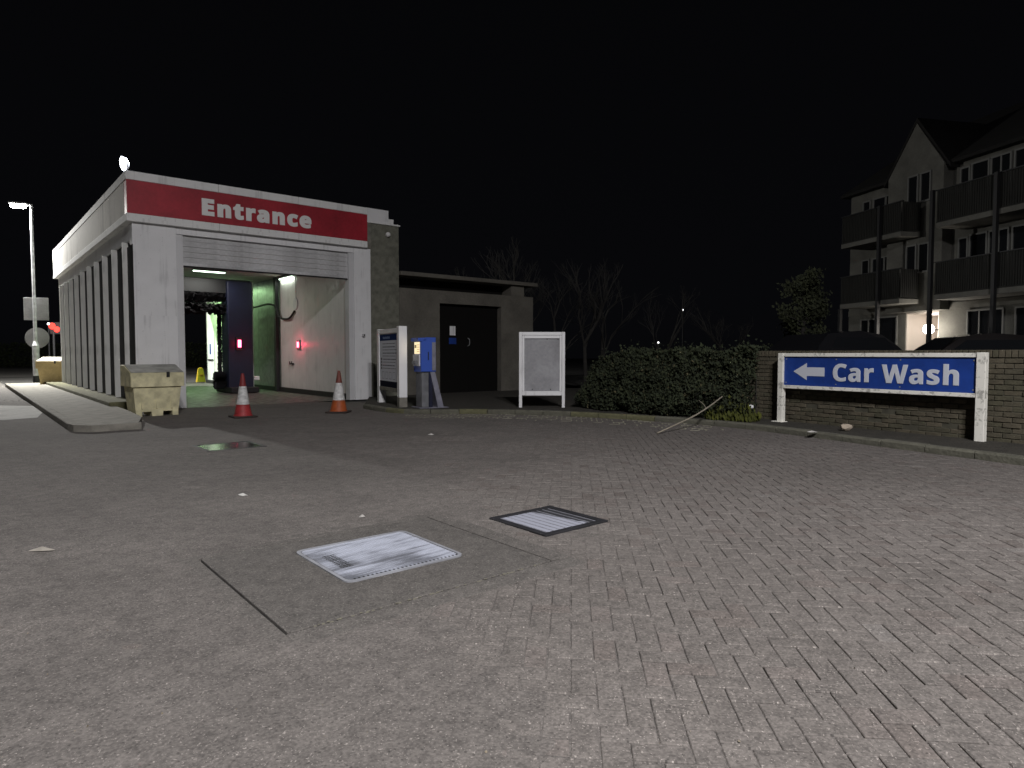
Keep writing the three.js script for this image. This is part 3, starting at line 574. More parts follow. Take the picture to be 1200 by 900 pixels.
// manhole covers
function wornMap(seed, f) { return tex(512, (u, v) => { const st = fbm(u * 3 + v * .6, v * 22 + u * 2, 4, seed), a = fbm(u * 3.2, v * 3.2, 4, seed + 5), g = hash(Math.floor(u * 512), Math.floor(v * 512), seed); const k = f(u, v, st, a) + .08 * (g - .5); return [k * .97, k, k * 1.06]; }); }
{
  const c = thing('manhole_cover', 'large white dusted metal cover set in the concrete slab', 'manhole cover', [-.864, .005, -4.235], BW.turn, 'forecourt covers');
  const w = .41, d = .39;
  const rr = (a, b, r) => { const s = new THREE.Shape(); s.moveTo(-a + r, -b); s.lineTo(a - r, -b); s.quadraticCurveTo(a, -b, a, -b + r); s.lineTo(a, b - r); s.quadraticCurveTo(a, b, a - r, b); s.lineTo(-a + r, b); s.quadraticCurveTo(-a, b, -a, b - r); s.lineTo(-a, -b + r); s.quadraticCurveTo(-a, -b, -a + r, -b); return s; };
  const lay = (s, h, y) => { const g = new THREE.ExtrudeGeometry(s, { depth: h, bevelEnabled: false, curveSegments: 8 }); g.rotateX(-Math.PI / 2); g.translate(0, y, 0); return g; };
  const ring = rr(w, d, .07); ring.holes.push(rr(w - .022, d - .022, .055));
  part('frame', uvBox(lay(ring, .012, -.004)), mat([.3, .31, .34], { roughness: .75, map: blotchFine }), c);
  const m1 = wornMap(210, (u, v, st, a) => clamp(.15 + .36 * smooth(.3, .66, st * .55 + a * .45 + .16 * (u - .3) + .1 * (.5 - v)), .06, .6));
  const pg = lay(rr(w - .028, d - .028, .05), .012, -.006); { const p = pg.attributes.position, uv = pg.attributes.uv; for (let i = 0; i < p.count; i++) uv.setXY(i, (p.getX(i) + w) / (2 * w), (p.getZ(i) + d) / (2 * d)); }
  const plate = part('plate', pg, mat([.78, .8, .88], { map: m1, roughness: .8 }), c);
  const studs = []; const stud = new THREE.BoxGeometry(.012, .0022, .005);
  for (let i = -17; i <= 17; i++) for (let j = -16; j <= 16; j++) { const x = i * .021, z = j * .021; if (Math.abs(x) > w - .045 || Math.abs(z) > d - .045) continue; const g = stud.clone(); g.rotateY((i + j) % 2 ? .785 : -.785); g.translate(x, .0066, z); const uv = g.attributes.uv; for (let q = 0; q < uv.count; q++) uv.setXY(q, (x + w) / (2 * w), (z + d) / (2 * d)); studs.push(g); }
  part('tread', mergeGeometries(studs), mat([.8, .83, .93], { map: m1, roughness: .75 }), plate).userData.kind = 'stuff';
  const slots = []; for (let k = 0; k < 26; k++) slots.push(bx(-w + .06 + k * .0285, -w + .072 + k * .0285, .0062, .0068, d - .05, d - .032)); for (let k = 0; k < 10; k++) slots.push(bx(-w + .09, -w + .17, .0062, .0069, -.16 + k * .03, -.142 + k * .03));
  part('slots', slots, M.blackRubber, plate);
  const c2 = thing('manhole_cover', 'small square cover with black frame and white streaks in the paving', 'manhole cover', [.283, .002, -5.12], BW.turn, 'forecourt covers');
  const q = .33;
  part('frame', [bx(-q, q, -.02, .012, q - .055, q, .006), bx(-q, q, -.02, .012, -q, -q + .055, .006), bx(-q, -q + .055, -.02, .0115, -q + .056, q - .056, .006), bx(q - .055, q, -.02, .0115, -q + .056, q - .056, .006)], mat([.022, .022, .026], { roughness: .6, map: blotchFine }), c2);
  const m2 = wornMap(230, (u, v, st, a) => clamp(.035 + .4 * smooth(.42, .66, fbm(u * 1.2 + v * 9, u * .4, 3, 240) * .35 + a * .3 + .42 * (1 - smooth(.55, .75, u * .8 + v * .15))), .03, .8));
  const g2 = new THREE.PlaneGeometry(2 * q - .116, 2 * q - .116); g2.rotateX(-Math.PI / 2); g2.translate(0, .004, 0);
  const pl2 = part('plate', g2, mat([.75, .76, .85], { map: m2, roughness: .75 }), c2);
  const bars = []; for (let k = 0; k < 9; k++) bars.push(bx(-q + .07 + k * .063, -q + .078 + k * .063, .0045, .0075, -q + .062, q - .062, .002));
  part('ridges', bars, mat([.3, .3, .34], { roughness: .7, map: blotchFine }), c2);
}
// wet drain in front of the entrance
{
  const d = thing('drain_cover', 'wet dark drain cover shining red in front of the entrance', 'drain cover', [-4.0, .002, -9.31], BW.turn), w = .4, b = .38;
  part('frame', [bx(-w, w, -.02, .006, b - .05, b, .004), bx(-w, w, -.02, .006, -b, -b + .05, .004), bx(-w, -w + .05, -.02, .0055, -b + .051, b - .051, .004), bx(w - .05, w, -.02, .0055, -b + .051, b - .051, .004)], M.iron, d);
  part('plate', bx(-w + .052, w - .052, -.02, -.001, -b + .052, b - .052), M.iron, d);
  part('water_film', flat([[-w + .051, -b + .051], [w - .051, -b + .051], [w - .051, b - .051], [-w + .051, b - .051]], .0022), mat([.008, .008, .009], { roughness: .18 }), d);
}
// ================================================================ STREET LAMPS
function lampColumn(label, at, h, turn, heads, light, power, size) {
  const l = thing('street_lamp', label, 'street lamp', at, turn);
  part('base_column', [uvBox(cyl(V(0, 0, 0), V(0, 1.55, 0), .125, .125, 20)), uvBox(cyl(V(0, 1.55, 0), V(0, 1.75, 0), .125, .07, 20))], M.pole, l);
  part('base_collar', uvBox(cyl(V(0, 0, 0), V(0, .28, 0), .14, .14, 20)), M.darkSteel, l);
  part('column', uvBox(cyl(V(0, 1.7, 0), V(0, h, 0), .07, .05, 16)), M.pole, l);
  for (const s of heads) {
    const hd = part('lamp_head', [bx(Math.min(0, s * .15), Math.max(0, s * .15), h - .06, h + .02, -.05, .05, .015), bx(Math.min(s * .12, s * .78), Math.max(s * .12, s * .78), h - .03, h + .06, -.15, .15, .03)], M.pole, l);
    part('lamp_panel', bx(Math.min(s * .2, s * .72), Math.max(s * .2, s * .72), h - .17, h - .033, -.13, .13, .05), glow(light, 40), hd);
    area(l, [s * .46, h - .18, 0], DOWN, .5, .22, light, power);
    bulb(l, [s * .46, h - .3, 0], light, power * .065, size);
  }
  return l;
}
const lampL = lampColumn('tall street lamp with two sign backs by the yellow grit bin', [-20.12, .105, -27.98], 7.45, 20 * D2R, [-1], [1, .985, .94], 6000, .12);
{
  const sg = mat([.2, .2, .2], { roughness: .6, map: blotch });
  const r = part('sign_plate', bx(-.42, .48, 2.63, 3.58, -.1, -.085, .004), sg, lampL); r.userData.label = 'grey back of a square sign'; r.position.z = -.02;
  const c = part('round_sign_plate', uvBox(cyl(V(.03, 1.88, -.12), V(.03, 1.88, -.105), .44, .44, 32)), sg, lampL);
}
{ // high mast whose downlights flood the forecourt
  const l = thing('lighting_mast', 'high twin headed lighting mast on the open forecourt', 'lighting mast', [3.4, 0, 6.2], .15), h = 12;
  part('base_column', uvBox(cyl(V(0, 0, 0), V(0, 2.2, 0), .16, .16, 20)), M.pole, l); part('column', uvBox(cyl(V(0, 2.2, 0), V(0, h, 0), .1, .06, 16)), M.pole, l);
  for (const q of [-1, 1]) {
    const hd = part('lamp_head', [bx(Math.min(0, q * .4), Math.max(0, q * .4), h - .06, h + .02, -.05, .05, .015), bx(q * .75 - .48, q * .75 + .48, h - .04, h + .1, -.28, .28, .03)], M.pole, l);
    part('lamp_panel', bx(q * .75 - .42, q * .75 + .42, h - .07, h - .043, -.22, .22, .01), glow([1, .97, .95], 20), hd);
    area(l, [q * .75, h - .09, 0], DOWN, .84, .44, [1, .975, .985], MAST);
  }
}

// ================================================================ BRICK WALL, HEDGE, BRANCH
{
  const a = [4.55, -12.95], turn = -58 * D2R, w = thing('brick_wall', 'low weathered brick wall behind the Car Wash sign', 'wall', [a[0], .05, a[1]], turn), LEN = 6.3, H = 1.31, cw = .225, chh = .075;
  part('mortar', bx(0, LEN, -.05, H - .105, -.2, -.016), mat([.085, .08, .058], { map: blotchFine, roughness: 1 }), w);
  const tones = [[.105, .096, .068], [.112, .1, .07], [.122, .108, .077], [.1, .095, .064], [.132, .117, .084], [.085, .08, .055]].map((t) => mat(t, { map: brickMap, roughness: .95, bumpMap: roughBump, bumpScale: .006 }));
  const bricks = []; const rows = Math.floor((H - .105) / chh);
  for (let r = 0; r < rows; r++) for (let k = -1; k < LEN / cw; k++) {
    const x0 = Math.max(0, k * cw + (r % 2) * cw / 2), x1 = Math.min(LEN, k * cw + (r % 2) * cw / 2 + cw - .011); if (x1 - x0 < .04 || (r > 0 && r < 5 && hash(k, r, 77) > .94)) continue;
    bricks.push([x0, x1, r, hash(k, r, 31)]);
  }
  // those that show largest: nearest, not behind the sign panel
  bricks.sort((p, q) => q[0] - p[0]);
  const full = [0, 1, 2, 3].map((k) => { const g = bx(0, cw - .011, 0, chh - .011, -.06, 0, .006); g.translate(0, 0, (k - 1.5) * .006); const uv = g.attributes.uv; for (let i = 0; i < uv.count; i++) uv.setXY(i, uv.getX(i) + k * .23, uv.getY(i) + k * .31); return g; });
  const rest = tones.map(() => []); let n = 0;
  for (const [x0, x1, r, f] of bricks) {
    const t = Math.floor(f * 5.99) === 5 && r > 3 ? 1 : Math.floor(f * 5.99), whole = x1 - x0 > cw - .012, g = whole ? full[Math.floor(f * 397) % 4] : bx(0, x1 - x0, 0, chh - .011, -.06, 0, .006);
    if (n < 260) { const o = part(n ? 'brick_' + String(n).padStart(3, '0') : 'brick', g, tones[t], w); o.position.set(x0, r * chh, 0); o.rotation.z = (f - .5) * .01; n++; } else { const q = g.clone(); q.translate(x0, r * chh, 0); rest[t].push(q); }
  }
  rest.forEach((q, k) => { if (q.length) part('brick_field', q, tones[k], w).userData.kind = 'stuff'; });
  for (let k = 0; k < LEN / .077 - 1; k++) { const o = part(k ? 'coping_brick_' + String(k).padStart(3, '0') : 'coping_brick', M.cope || (M.cope = bx(0, .066, 0, .105, -.215, .01, .006)), tones[Math.floor(hash(k, 5, 5) * 4.99)], w); o.position.set(k * .077 + .004, H - .105, 0); }
}
function leafGeo(l, w) { const g = new THREE.BufferGeometry(); g.setAttribute('position', new THREE.Float32BufferAttribute([0, 0, 0, -w, l * .45, .12 * l, 0, l, .05 * l, w, l * .45, .12 * l], 3)); g.setIndex([0, 2, 1, 0, 3, 2]); g.computeVertexNormals(); return g; }
function leaves(name, parent, list, geo, m, shade) {   // every leaf real geometry, joined into one part
  const d = new THREE.Object3D(), c = new THREE.Color(), g0 = geo.toNonIndexed(), p0 = g0.attributes.position, n = p0.count, P = new Float32Array(list.length * n * 3), C = new Float32Array(list.length * n * 3), v = V();
  list.forEach((q, k) => { d.position.set(q[0], q[1], q[2]); d.rotation.set(q[3], q[4], q[5]); d.scale.setScalar(q[6]); d.updateMatrix(); shade(c, k); for (let i = 0; i < n; i++) { v.fromBufferAttribute(p0, i).applyMatrix4(d.matrix); P.set([v.x, v.y, v.z], (k * n + i) * 3); C.set([c.r, c.g, c.b], (k * n + i) * 3); } });
  const g = new THREE.BufferGeometry(); g.setAttribute('position', new THREE.BufferAttribute(P, 3)); g.setAttribute('color', new THREE.BufferAttribute(C, 3)); g.computeVertexNormals();
  const mm = m.clone(); mm.vertexColors = true; const o = part(name, g, mm, parent); o.userData.kind = 'stuff'; return o;
}
const leafMat = mat([1, 1, 1], { roughness: 1, specularIntensity: .25, transmission: .12, thickness: 0 });
{ // ivy hedge smothering the wall
  const h = thing('ivy_hedge', 'dense dark ivy hedge behind the kerb beside the notice board', 'hedge', [0, .06, 0]);
  const r = rng(77), pth = [[2.0, -15.9], [2.55, -15.0], [3.2, -14.2], [3.9, -13.4], [4.75, -12.7]], list = [], stems = [];
  const at = (t) => { const k = Math.min(3, Math.floor(t * 4)), f = t * 4 - k; return [lerp(pth[k][0], pth[k + 1][0], f), lerp(pth[k][1], pth[k + 1][1], f)]; };
  const nx = -.62, nz = .78; // towards the forecourt
  for (let k = 0; k < 40000; k++) {
    const t = r(), [x, z] = at(t), top = lerp(1.08, 1.34, smooth(0, .4, t)) + .34 * (fbm(t * 14, 2, 3, 7) - .5), v = Math.pow(r(), .8);
    const bulge = .55 * Math.sin(Math.PI * Math.min(1, v * .75 + .25)) * (1 - .75 * v) + .35 * (1 - v) + .5 * (fbm(t * 18, v * 5, 3, 9) - .5) + .1;
    const dep = r() < .55 ? bulge - r() * r() * .3 : bulge - r() * .95;
    list.push([x + nx * dep + (r() - .5) * .08, .02 + v * top + (r() < .05 ? r() * .2 : 0), z + nz * dep + (r() - .5) * .08, r() * 1.6 - 1.9, r() * 6.28, r() * 1.2 - .6, .6 + .8 * r()]);
  }
  leaves('foliage', h, list, leafGeo(.058, .024), leafMat, (c, k) => { const q = list[k], b = fbm(q[0] * 2.2, q[1] * 3, 3, 3), f = hash(k, 1, 8); const w = clamp((b - .4) * 2); return f > .965 ? c.setRGB(.1, .09, .05) : c.setRGB(.03 + .015 * w + .012 * f, .037 + .019 * w + .012 * f, .025 + .01 * w); });
  for (let k = 0; k < 60; k++) { const [x, z] = at(r()); const p = V(x + nx * .2 * r(), 0, z + nz * .2 * r()), q = V(x + (r() - .5) * .4, .8 + .5 * r(), z + (r() - .5) * .3); stems.push(cyl(p, q, .012, .005, 5)); }
  part('stems', stems, M.bark, h);
}
{ // tuft of pale weeds at the hedge foot
  const w = thing('weed_clump', 'yellow green weeds at the hedge foot near the branch', 'plant', [4.1, .07, -12.2]), r = rng(5), list = [];
  for (let k = 0; k < 700; k++) { const a = r() * 6.28, q = Math.sqrt(r()); list.push([Math.cos(a) * q * .5, r() * r() * .42 * (1.2 - q), Math.sin(a) * q * .38, -r() * 1.3, r() * 6.28, r() - .5, .7 + .7 * r()]); }
  leaves('foliage', w, list, leafGeo(.1, .02), leafMat, (c, k) => { const f = hash(k, 3, 8); return c.setRGB(.06 + .04 * f, .068 + .04 * f, .022); });
}
{
  const b = thing('fallen_branch', 'bare pale branch leaning from the paving into the hedge', 'branch');
  part('stem', uvBox(tube([[2.36, .012, -10.72], [2.75, .12, -11.05], [3.15, .22, -11.45], [3.5, .36, -11.75], [3.85, .52, -12.1]], .013, 30, 7)), M.wood, b);
  part('twig', uvBox(tube([[3.45, .34, -11.7], [3.4, .42, -11.76], [3.34, .48, -11.8]], .005, 10, 5)), M.wood, b);
}
// ================================================================ TREES
function bareTree(label, x, z, h, seed, lean = 0) {
  const t = thing('bare_tree', label, 'tree', [x, .06, z], seed, 'bare trees behind the plant room'), r = rng(seed * 91 + 3), tr = [], cr = [];
  (function grow(p, d, len, rad, lev) {
    const q = p.clone().addScaledVector(d, len); (lev < 2 ? tr : cr).push(cyl(p, q, rad, rad * .72, lev < 2 ? 8 : 4));
    if (lev >= 6 || rad < .003) return;
    const n = lev === 0 ? 3 : 2 + (r() > .55 ? 1 : 0);
    for (let k = 0; k < n; k++) { const e = d.clone().add(V((r() - .5) * 1.15, (r() - .3) * .5, (r() - .5) * 1.15)).normalize(); grow(p.clone().addScaledVector(d, len * (k === 0 ? 1 : .55 + .45 * r())), e, len * (.62 + .22 * r()), rad * (k === 0 ? .7 : .5), lev + 1); }
  })(V(0, 0, 0), V(lean, 1, 0).normalize(), h * .3, .075 * h / 5, 0);
  part('trunk', tr.map(uvBox), M.bark, t); part('crown', cr.map(uvBox), M.bark, t);
}
const treeSpots = [[-.6, -24.5, 5.6], [.5, -25.5, 6.0], [1.7, -24, 5.0], [2.6, -23.2, 5.4], [3.4, -25, 4.6], [6.2, -27, 4.2], [8.1, -25, 3.4]];
['bare tree whose crown rises over the plant room roof', 'tall bare tree standing clear behind the plant room corner', 'slim bare tree just past the plant room end', 'bare tree with pale forked stem behind the notice board', 'small bare tree between notice board and ivy hedge', 'lone dim bare tree far behind the ivy hedge', 'short bare tree behind the right end of the ivy hedge'].forEach((l, k) => bareTree(l, treeSpots[k][0], treeSpots[k][1], treeSpots[k][2], k + 2, (k % 3 - 1) * .1));
{
  const t = thing('evergreen_tree', 'dark bushy evergreen tree behind the brick wall by the flats', 'tree', [8.5, .12, -19.4], .4), r = rng(19), list = [], st = [];
  part('trunk', uvBox(cyl(V(0, 0, 0), V(.05, 3.2, 0), .11, .03, 9)), M.bark, t);
  for (let k = 0; k < 26; k++) { const y = .6 + r() * 2.6, a = r() * 6.28, q = (1.3 - .27 * y) * (.6 + .5 * r()); st.push(cyl(V(0, y, 0), V(Math.cos(a) * q, y + .3, Math.sin(a) * q), .025, .006, 5)); for (let j = 0; j < 190; j++) { const f = Math.pow(r(), .6), s = .34; list.push([Math.cos(a) * q * f + (r() - .5) * s, y + .3 * f + (r() - .4) * s * 1.2, Math.sin(a) * q * f + (r() - .5) * s, r() * 2 - 2, r() * 6.28, r() - .5, .7 + .7 * r()]); } }
  part('limbs', st, M.bark, t);
  leaves('crown', t, list, leafGeo(.1, .03), leafMat, (c, k) => { const f = hash(k, 2, 6); return c.setRGB(.035 + .03 * f, .04 + .032 * f, .026 + .014 * f); });
}
{ // far hedge closing the view at the left
  const h = thing('boundary_hedge', 'unlit boundary hedge beyond the road past the street lamp', 'hedge', [-40, 0, -66]), r = rng(41), list = [];
  for (let k = 0; k < 22000; k++) list.push([(r() - .5) * 70, r() * 2.3 + (r() < .1 ? r() * .3 : 0), (r() - .5) * 1.2, r() * 2 - 2, r() * 6.28, r() - .5, 1 + r()]);
  leaves('foliage', h, list, leafGeo(.16, .06), leafMat, (c, k) => { const f = hash(k, 2, 9); return c.setRGB(.03 + .015 * f, .036 + .02 * f, .024); });
}
// ================================================================ FLATS
{
  const turn = Math.atan2(-775, 170), f = thing('apartment_block', 'three storey block of flats with dark balconies and pointed gable', 'building', [16.06, .1, -25], turn);
  const E = 8.1, X0 = -4.75, X1 = 9;
  part('wall', bx(X0, -1.55, 0, 2.84, -8, 0), M.facade, f); part('wall', bx(.02, X1, 0, 2.84, -8, 0), M.facade, f); part('wall', bx(X0, X1, 2.843, E, -8, 0), M.facade, f);
  // lit porch
  const po = part('porch', bx(-1.547, .017, 0, 2.84, -1.6, -1.5), M.porch, f); part('porch_side', bx(-1.547, -1.5, 0, 2.84, -1.497, -.02), M.porch, po); part('porch_side', bx(-.03, .017, 0, 2.84, -1.497, -.02), M.porch, po); part('porch_ceiling', bx(-1.497, -.033, 2.79, 2.84, -1.497, -.02), M.porch, po);
  const gb = part('gable', prism([[-2.15, 2.845], [.48, 2.845], [.48, E + .1], [-.8, 10.0], [-2.15, E + .1]], .42, .003), M.facade, f);
  // roof slopes and gable roof
  const rf = part('roof', (() => { const g = prism([[.35, E], [.35, E + .12], [-4.2, E + 3.0], [-8.6, E + .2], [-8.6, E]], X1 - X0 + .5); g.rotateY(-Math.PI / 2); g.translate(X1 + .25, 0, 0); return uvBox(g); })(), M.roofTile, f);
  part('gable_roof', (() => { const a = prism([[-2.4, E - .15], [-.8, 10.05], [.75, E - .15], [.75, E + .0], [-.8, 10.22], [-2.4, E + .0]], 3.2, -2.78); return a; })(), M.roofTile, rf);
  // balconies
  for (const [x0, x1] of [[-3.72, -.5], [1.06, 5.2]]) for (const y of [3.15, 5.68]) {
    const b = part('balcony', bx(x0, x1, y - .02, y + .16, .005, 1.3, .01), M.facade, f);
    const bars = []; for (let q = x0 + .02; q < x1 - .06; q += .088) bars.push(bx(q, q + .06, y + .2, y + 1.28, 1.25, 1.275)); for (const e of [x0 + .005, x1 - .03]) for (let q = .03; q < 1.2; q += .088) bars.push(bx(e, e + .025, y + .2, y + 1.28, q, q + .06));
    part('railing', [...bars, bx(x0, x1, y + .163, y + .2, 1.24, 1.285)], M.balcony, b);
    part('handrail', bx(x0 - .02, x1 + .02, y + 1.283, y + 1.32, 1.2, 1.31), M.darkSteel, b);
  }
  for (const x of [-3.6, -1.5, .98, 3.44]) part('balcony_post', bx(x - .06, x + .06, 0, x === .98 || x === 3.44 || x === -1.5 ? 7.0 : 3.1, 1.31, 1.43), M.darkSteel, f);
  function win(x0, x1, y0, y1, z = .002, cols = 1) {
    const w = part('window', [bx(x0 - .05, x1 + .05, y1, y1 + .06, z, z + .05), bx(x0 - .05, x1 + .05, y0 - .06, y0, z, z + .07), bx(x0 - .06, x0, y0, y1, z, z + .05), bx(x1, x1 + .06, y0, y1, z, z + .05)], M.frameGrey, f);
    for (let k = 0; k < cols; k++) { const a = lerp(x0, x1, k / cols) + (k ? .025 : 0), b = lerp(x0, x1, (k + 1) / cols) - (k < cols - 1 ? .025 : 0); part('pane', bx(a, b, y0, y1, z, z + .015), M.pane, w); }
    if (cols > 1) part('mullion', Array.from({ length: cols - 1 }, (_, k) => { const m = lerp(x0, x1, (k + 1) / cols); return bx(m - .024, m + .024, y0, y1, z, z + .04); }), M.frameGrey, w);
  }
  for (const y of [0, 2.5]) { win(-3.95, -3.6, 3.5 + y, 5.2 + y); win(-3.35, -2.75, 3.5 + y, 5.2 + y); win(-2.65, -2.3, 3.5 + y, 5.2 + y); win(.85, 1.15, 3.5 + y, 5.35 + y); win(1.3, 1.9, 3.5 + y, 5.4 + y); win(2.05, 2.7, 3.5 + y, 5.4 + y, .002, 2); win(2.9, 3.5, 3.5 + y, 5.4 + y); win(3.8, 4.6, 3.5 + y, 5.4 + y, .002, 2); win(-1.08, -.68, 4.35 + y * 1.06, 5.35 + y * 1.06, .426); win(-.48, -.1, 4.35 + y * 1.06, 5.35 + y * 1.06, .426); }
  win(-3.95, -3.1, 1.2, 2.65, .002, 2); win(-2.9, -2.0, 1.2, 2.7); win(1.3, 2.6, .9, 2.72, .002, 3); win(3.1, 4.2, .9, 2.72, .002, 2);
  const sill = part('string_course', bx(X0, -2.163, 2.86, 3.1, .002, .03), M.facade, f); part('string_course', bx(.5, X1, 2.86, 3.1, .002, .03), M.facade, f);
}
{
  const l = thing('porch_lamp', 'bright globe lamp outside the lit porch of the flats', 'lamp', [16.06, .1, -25], Math.atan2(-775, 170));
  part('arm', bx(-.02, .02, 2.1, 2.14, .003, .34), M.darkSteel, l); const g = new THREE.SphereGeometry(.19, 18, 12); g.translate(.0, 2.14, .42);
  part('globe', g, glow([1, .93, .84], 20), l); bulb(l, [0, 2.14, .42], [1, .9, .78], 4, .15);
  const c = thing('porch_ceiling_light', 'lit ceiling light inside the porch of the flats', 'lamp', [16.06, .1, -25], Math.atan2(-775, 170));
  part('fitting', bx(-.95, -.65, 2.74, 2.785, -.85, -.55, .01), glow([1, .88, .8], 6), c); area(c, [-.8, 2.72, -.7], DOWN, .3, .3, [1, .87, .78], 12);
}
// parked cars behind the wall
function car(label, x, z, turn, m, s) {
  const c = thing('parked_car', label, 'car', [x, .12, z], turn, 'cars parked behind the wall'); c.scale.setScalar(s);
  const body = prism([[-2.1, .35], [-2.12, .75], [-2.0, .95], [-1.9, 1.0], [1.05, 1.02], [2.0, .85], [2.15, .62], [2.12, .35], [1.75, .3], [-1.7, .3]], 1.62, -.81, .07); part('body', body, m, c);
  const P = []; for (const s2 of [-1, 1]) for (const [px, py, pz] of [[-1.85, 1.0, .8], [1.0, 1.02, .8], [-1.72, 1.3, .74], [-1.35, 1.58, .62], [-.4, 1.66, .6], [.25, 1.58, .6], [.6, 1.35, .7]]) P.push(V(px, py, pz * s2));
  const cab = part('cabin', new ConvexGeometry(P), m, c);
  const ws = (() => { const g = new THREE.BufferGeometry(), q = [[.98, 1.06, -.7], [.98, 1.06, .7], [.29, 1.56, .52], [.29, 1.56, -.52]].map((p) => [p[0] + .012, p[1] + .012, p[2]]); g.setAttribute('position', new THREE.Float32BufferAttribute([...q[0], ...q[1], ...q[2], ...q[0], ...q[2], ...q[3]], 3)); g.computeVertexNormals(); return g; })();
  part('windscreen', ws, M.pane, cab);
  for (const s2 of [-1, 1]) part('side_window', prism([[-1.5, 1.08], [.75, 1.08], [.2, 1.5], [-1.2, 1.5]], .012, s2 > 0 ? .735 : -.747), M.pane, cab);
  for (const wx of [-1.35, 1.3]) for (const s2 of [-1, 1]) { const w = part('wheel', uvBox(cyl(V(wx, .33, s2 * .66), V(wx, .33, s2 * .86), .33, .33, 22)), M.blackRubber, c); part('rim', uvBox(cyl(V(wx, .33, s2 * .85), V(wx, .33, s2 * .875), .2, .2, 14)), M.galv, w); }
  part('headlight', [bx(2.1, 2.2, .62, .76, .5, .78, .02)], M.pane, c); part('headlight', [bx(2.1, 2.2, .62, .76, -.78, -.5, .02)], M.pane, c);
}
car('dark car behind the wall beneath the left balconies', 8.5, -16.6, .35, M.carPaint, 1.05);
car('dark car behind the wall in front of the lit porch', 10.6, -15.7, 3.0, M.carRed, 1.0);

// ================================================================ SMALL THINGS
{ // wet floor marker beyond the exit
  const p = toWorld(4.5, -15.9), b = thing('floor_marker', 'yellow warning marker standing beyond the wash exit', 'warning sign', [p[0], 0, p[1]], BW.turn);
  part('body', (() => { const g = new ConvexGeometry([[-.18, 0, -.16], [.18, 0, -.16], [.18, 0, .16], [-.18, 0, .16], [-.1, .64, -.05], [.1, .64, -.05], [.1, .64, .05], [-.1, .64, .05], [0, .68, 0]].map((q) => V(...q))); return uvBox(g); })(), mat([.62, .44, .03], { roughness: .5 }), b);
  const e = part('emblem', uvBox(cyl(V(0, 0, -.004), V(0, 0, .004), .085, .085, 20)), mat([.45, .06, .08], { roughness: .5 }), b); e.rotation.x = Math.PI / 2 - .17; e.position.set(0, .32, .112);
}
function scrap(label, x, y, z, l, w, c, seed) { const r = rng(seed), P = []; for (let k = 0; k < 9; k++) { const a = k / 9 * 6.283, q = .7 + .45 * r(); P.push(V(Math.cos(a) * l * q, r() * .012, Math.sin(a) * w * q)); } P.push(V(0, .02 + .01 * r(), 0)); const o = single('litter_scrap', uvBox(new ConvexGeometry(P)), mat(c, { roughness: .9, map: blotchFine }), label, 'litter', 'litter on the ground'); o.position.set(x, y, z); }
scrap('white paper scrap on the paving beyond the concrete slab', -2.47, .003, -6.02, .05, .03, [.8, .79, .75], 1);
scrap('long pale leaf flattened on the left paving', -3.1, .004, -4.31, .085, .03, [.4, .37, .32], 2);
scrap('white scrap lying on the kerb below the Car Wash sign', 4.62, .1, -10.15, .09, .05, [.75, .73, .7], 3);
scrap('tiny pale scrap on the paving before the large cover', -1.19, .003, -5.2, .025, .02, [.5, .48, .45], 5);
scrap('small white scrap on the paving right of the entrance', -1.3, .003, -10.6, .05, .025, [.6, .58, .55], 6);
{ const g = new THREE.IcosahedronGeometry(.085, 1), p = g.attributes.position; for (let i = 0; i < p.count; i++) { const k = .8 + .35 * vnoise(p.getX(i) * 30 + 9, p.getY(i) * 30 + p.getZ(i) * 22, 4); p.setXYZ(i, p.getX(i) * k * 1.2, p.getY(i) * k * .75, p.getZ(i) * k); } g.computeVertexNormals(); const o = single('stone', uvBox(g), mat([.5, .42, .33], { roughness: .9, map: blotchFine }), 'pale brown stone in the bed below the Car Wash sign', 'stone'); o.position.set(5.35, .13, -10.55); }
{ const g = new THREE.SphereGeometry(.05, 12, 8); g.scale(1, .85, 1); const o = single('plastic_cup', uvBox(g), M.signWhite, 'small white cup caught in the weeds by the sign post', 'litter'); o.position.set(4.55, .3, -12.55); }
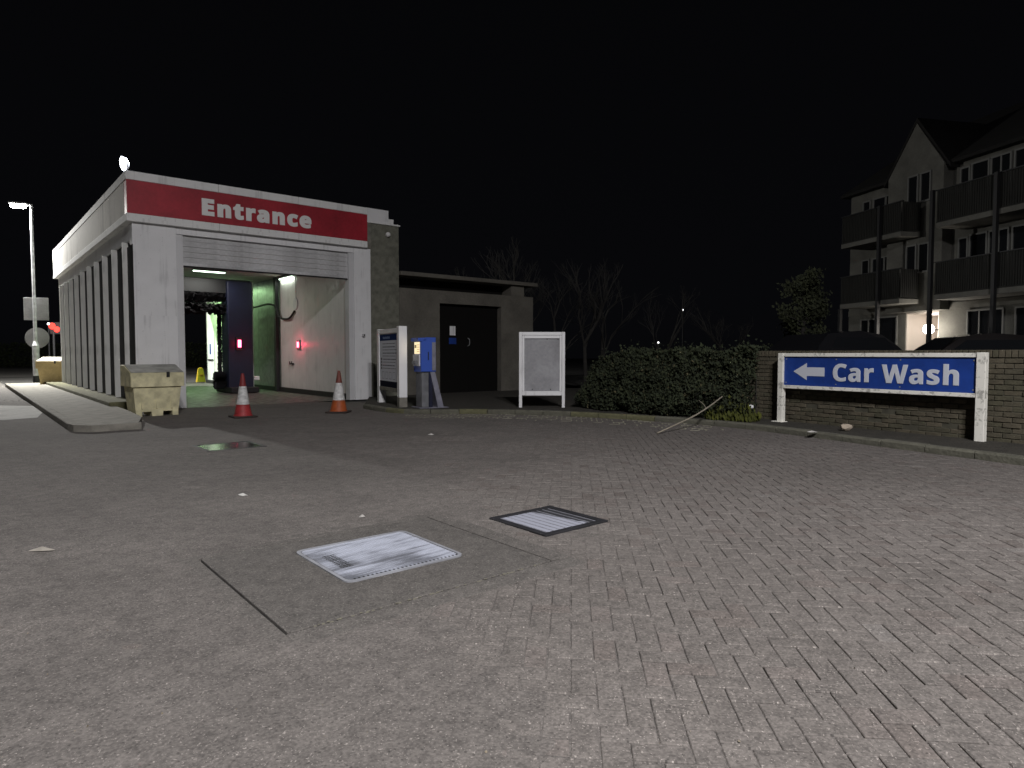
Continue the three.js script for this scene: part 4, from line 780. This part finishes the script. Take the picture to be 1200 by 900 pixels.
{ // leaf crumbs and grit lying along the kerb and in the paving
  const r = rng(88), list = []; for (let k = 0; k < 900; k++) { let x, z; if (k < 450) { const p = kerbLine[Math.floor(r() * 160)]; x = p.x - .05 - r() * r() * .5; z = p.z + .1 + r() * r() * .6; } else { z = -2 - r() * 9; x = (r() - .5) * 1.6 * -z; } list.push([x, .004, z, -1.5 + (r() - .5) * .5, r() * 6.28, 0, .2 + r() * r() * .55]); }
  const o = thing('leaf_litter', 'tiny leaf crumbs and grit scattered over the paving', 'litter'); o.userData.kind = 'stuff';
  leaves('crumbs', o, list, leafGeo(.022, .009), mat([1, 1, 1], { roughness: .9 }), (c, k) => { const f = hash(k, 4, 4); return f > .8 ? c.setRGB(.55, .53, .48) : c.setRGB(.12 + .15 * f, .1 + .13 * f, .07 + .1 * f); });
}
// distant lights
function farLamp(label, x, y, z, c, k, r) { const l = thing('distant_lamp', label, 'lamp', [x, 0, z], 0, 'far lamps in the dark'); part('post', cyl(V(0, 0, 0), V(0, y, 0), .05, .04, 8), M.darkSteel, l); const g = new THREE.SphereGeometry(r, 12, 8); g.translate(0, y, 0); part('globe', g, glow(c, k), l); }
farLamp('pinpoint white lamp beyond the road past the street lamp', -27.6, 3.1, -39.5, [1, 1, 1], 5, .07);
farLamp('pinpoint white lamp above the ivy hedge', 10.3, 3.95, -40, [1, 1, 1], 2.2, .06);
farLamp('pinpoint white lamp at the top of the ivy hedge', 6.4, 1.8, -29, [1, 1, 1], 2, .05);
{ const t = thing('traffic_signal', 'distant red signal glowing past the end of the side wall', 'traffic signal', [-24.2, 0, -35]); part('pole', cyl(V(0, 0, 0), V(0, 2.4, 0), .06, .06, 10), M.darkSteel, t); const hd = part('signal_head', bx(-.2, .34, 2.35, 2.98, -.1, 0, .03), M.blackRubber, t); for (const [x, y, q] of [[-.06, 2.78, .17], [.19, 2.6, .15]]) { const g = cyl(V(x, y, .002), V(x, y, .03), q, q, 18); part('red_lens', g, glow([1, .05, .035], 1.3), hd); } bulb(t, [.05, 2.68, .2], [1, .08, .05], .5, .1); }

// ---------------------------------------------------------------- shadows on everywhere, draw
scene.traverse((o) => { if (o.isMesh) { o.castShadow = true; o.receiveShadow = true; } });
renderer.render(scene, camera);
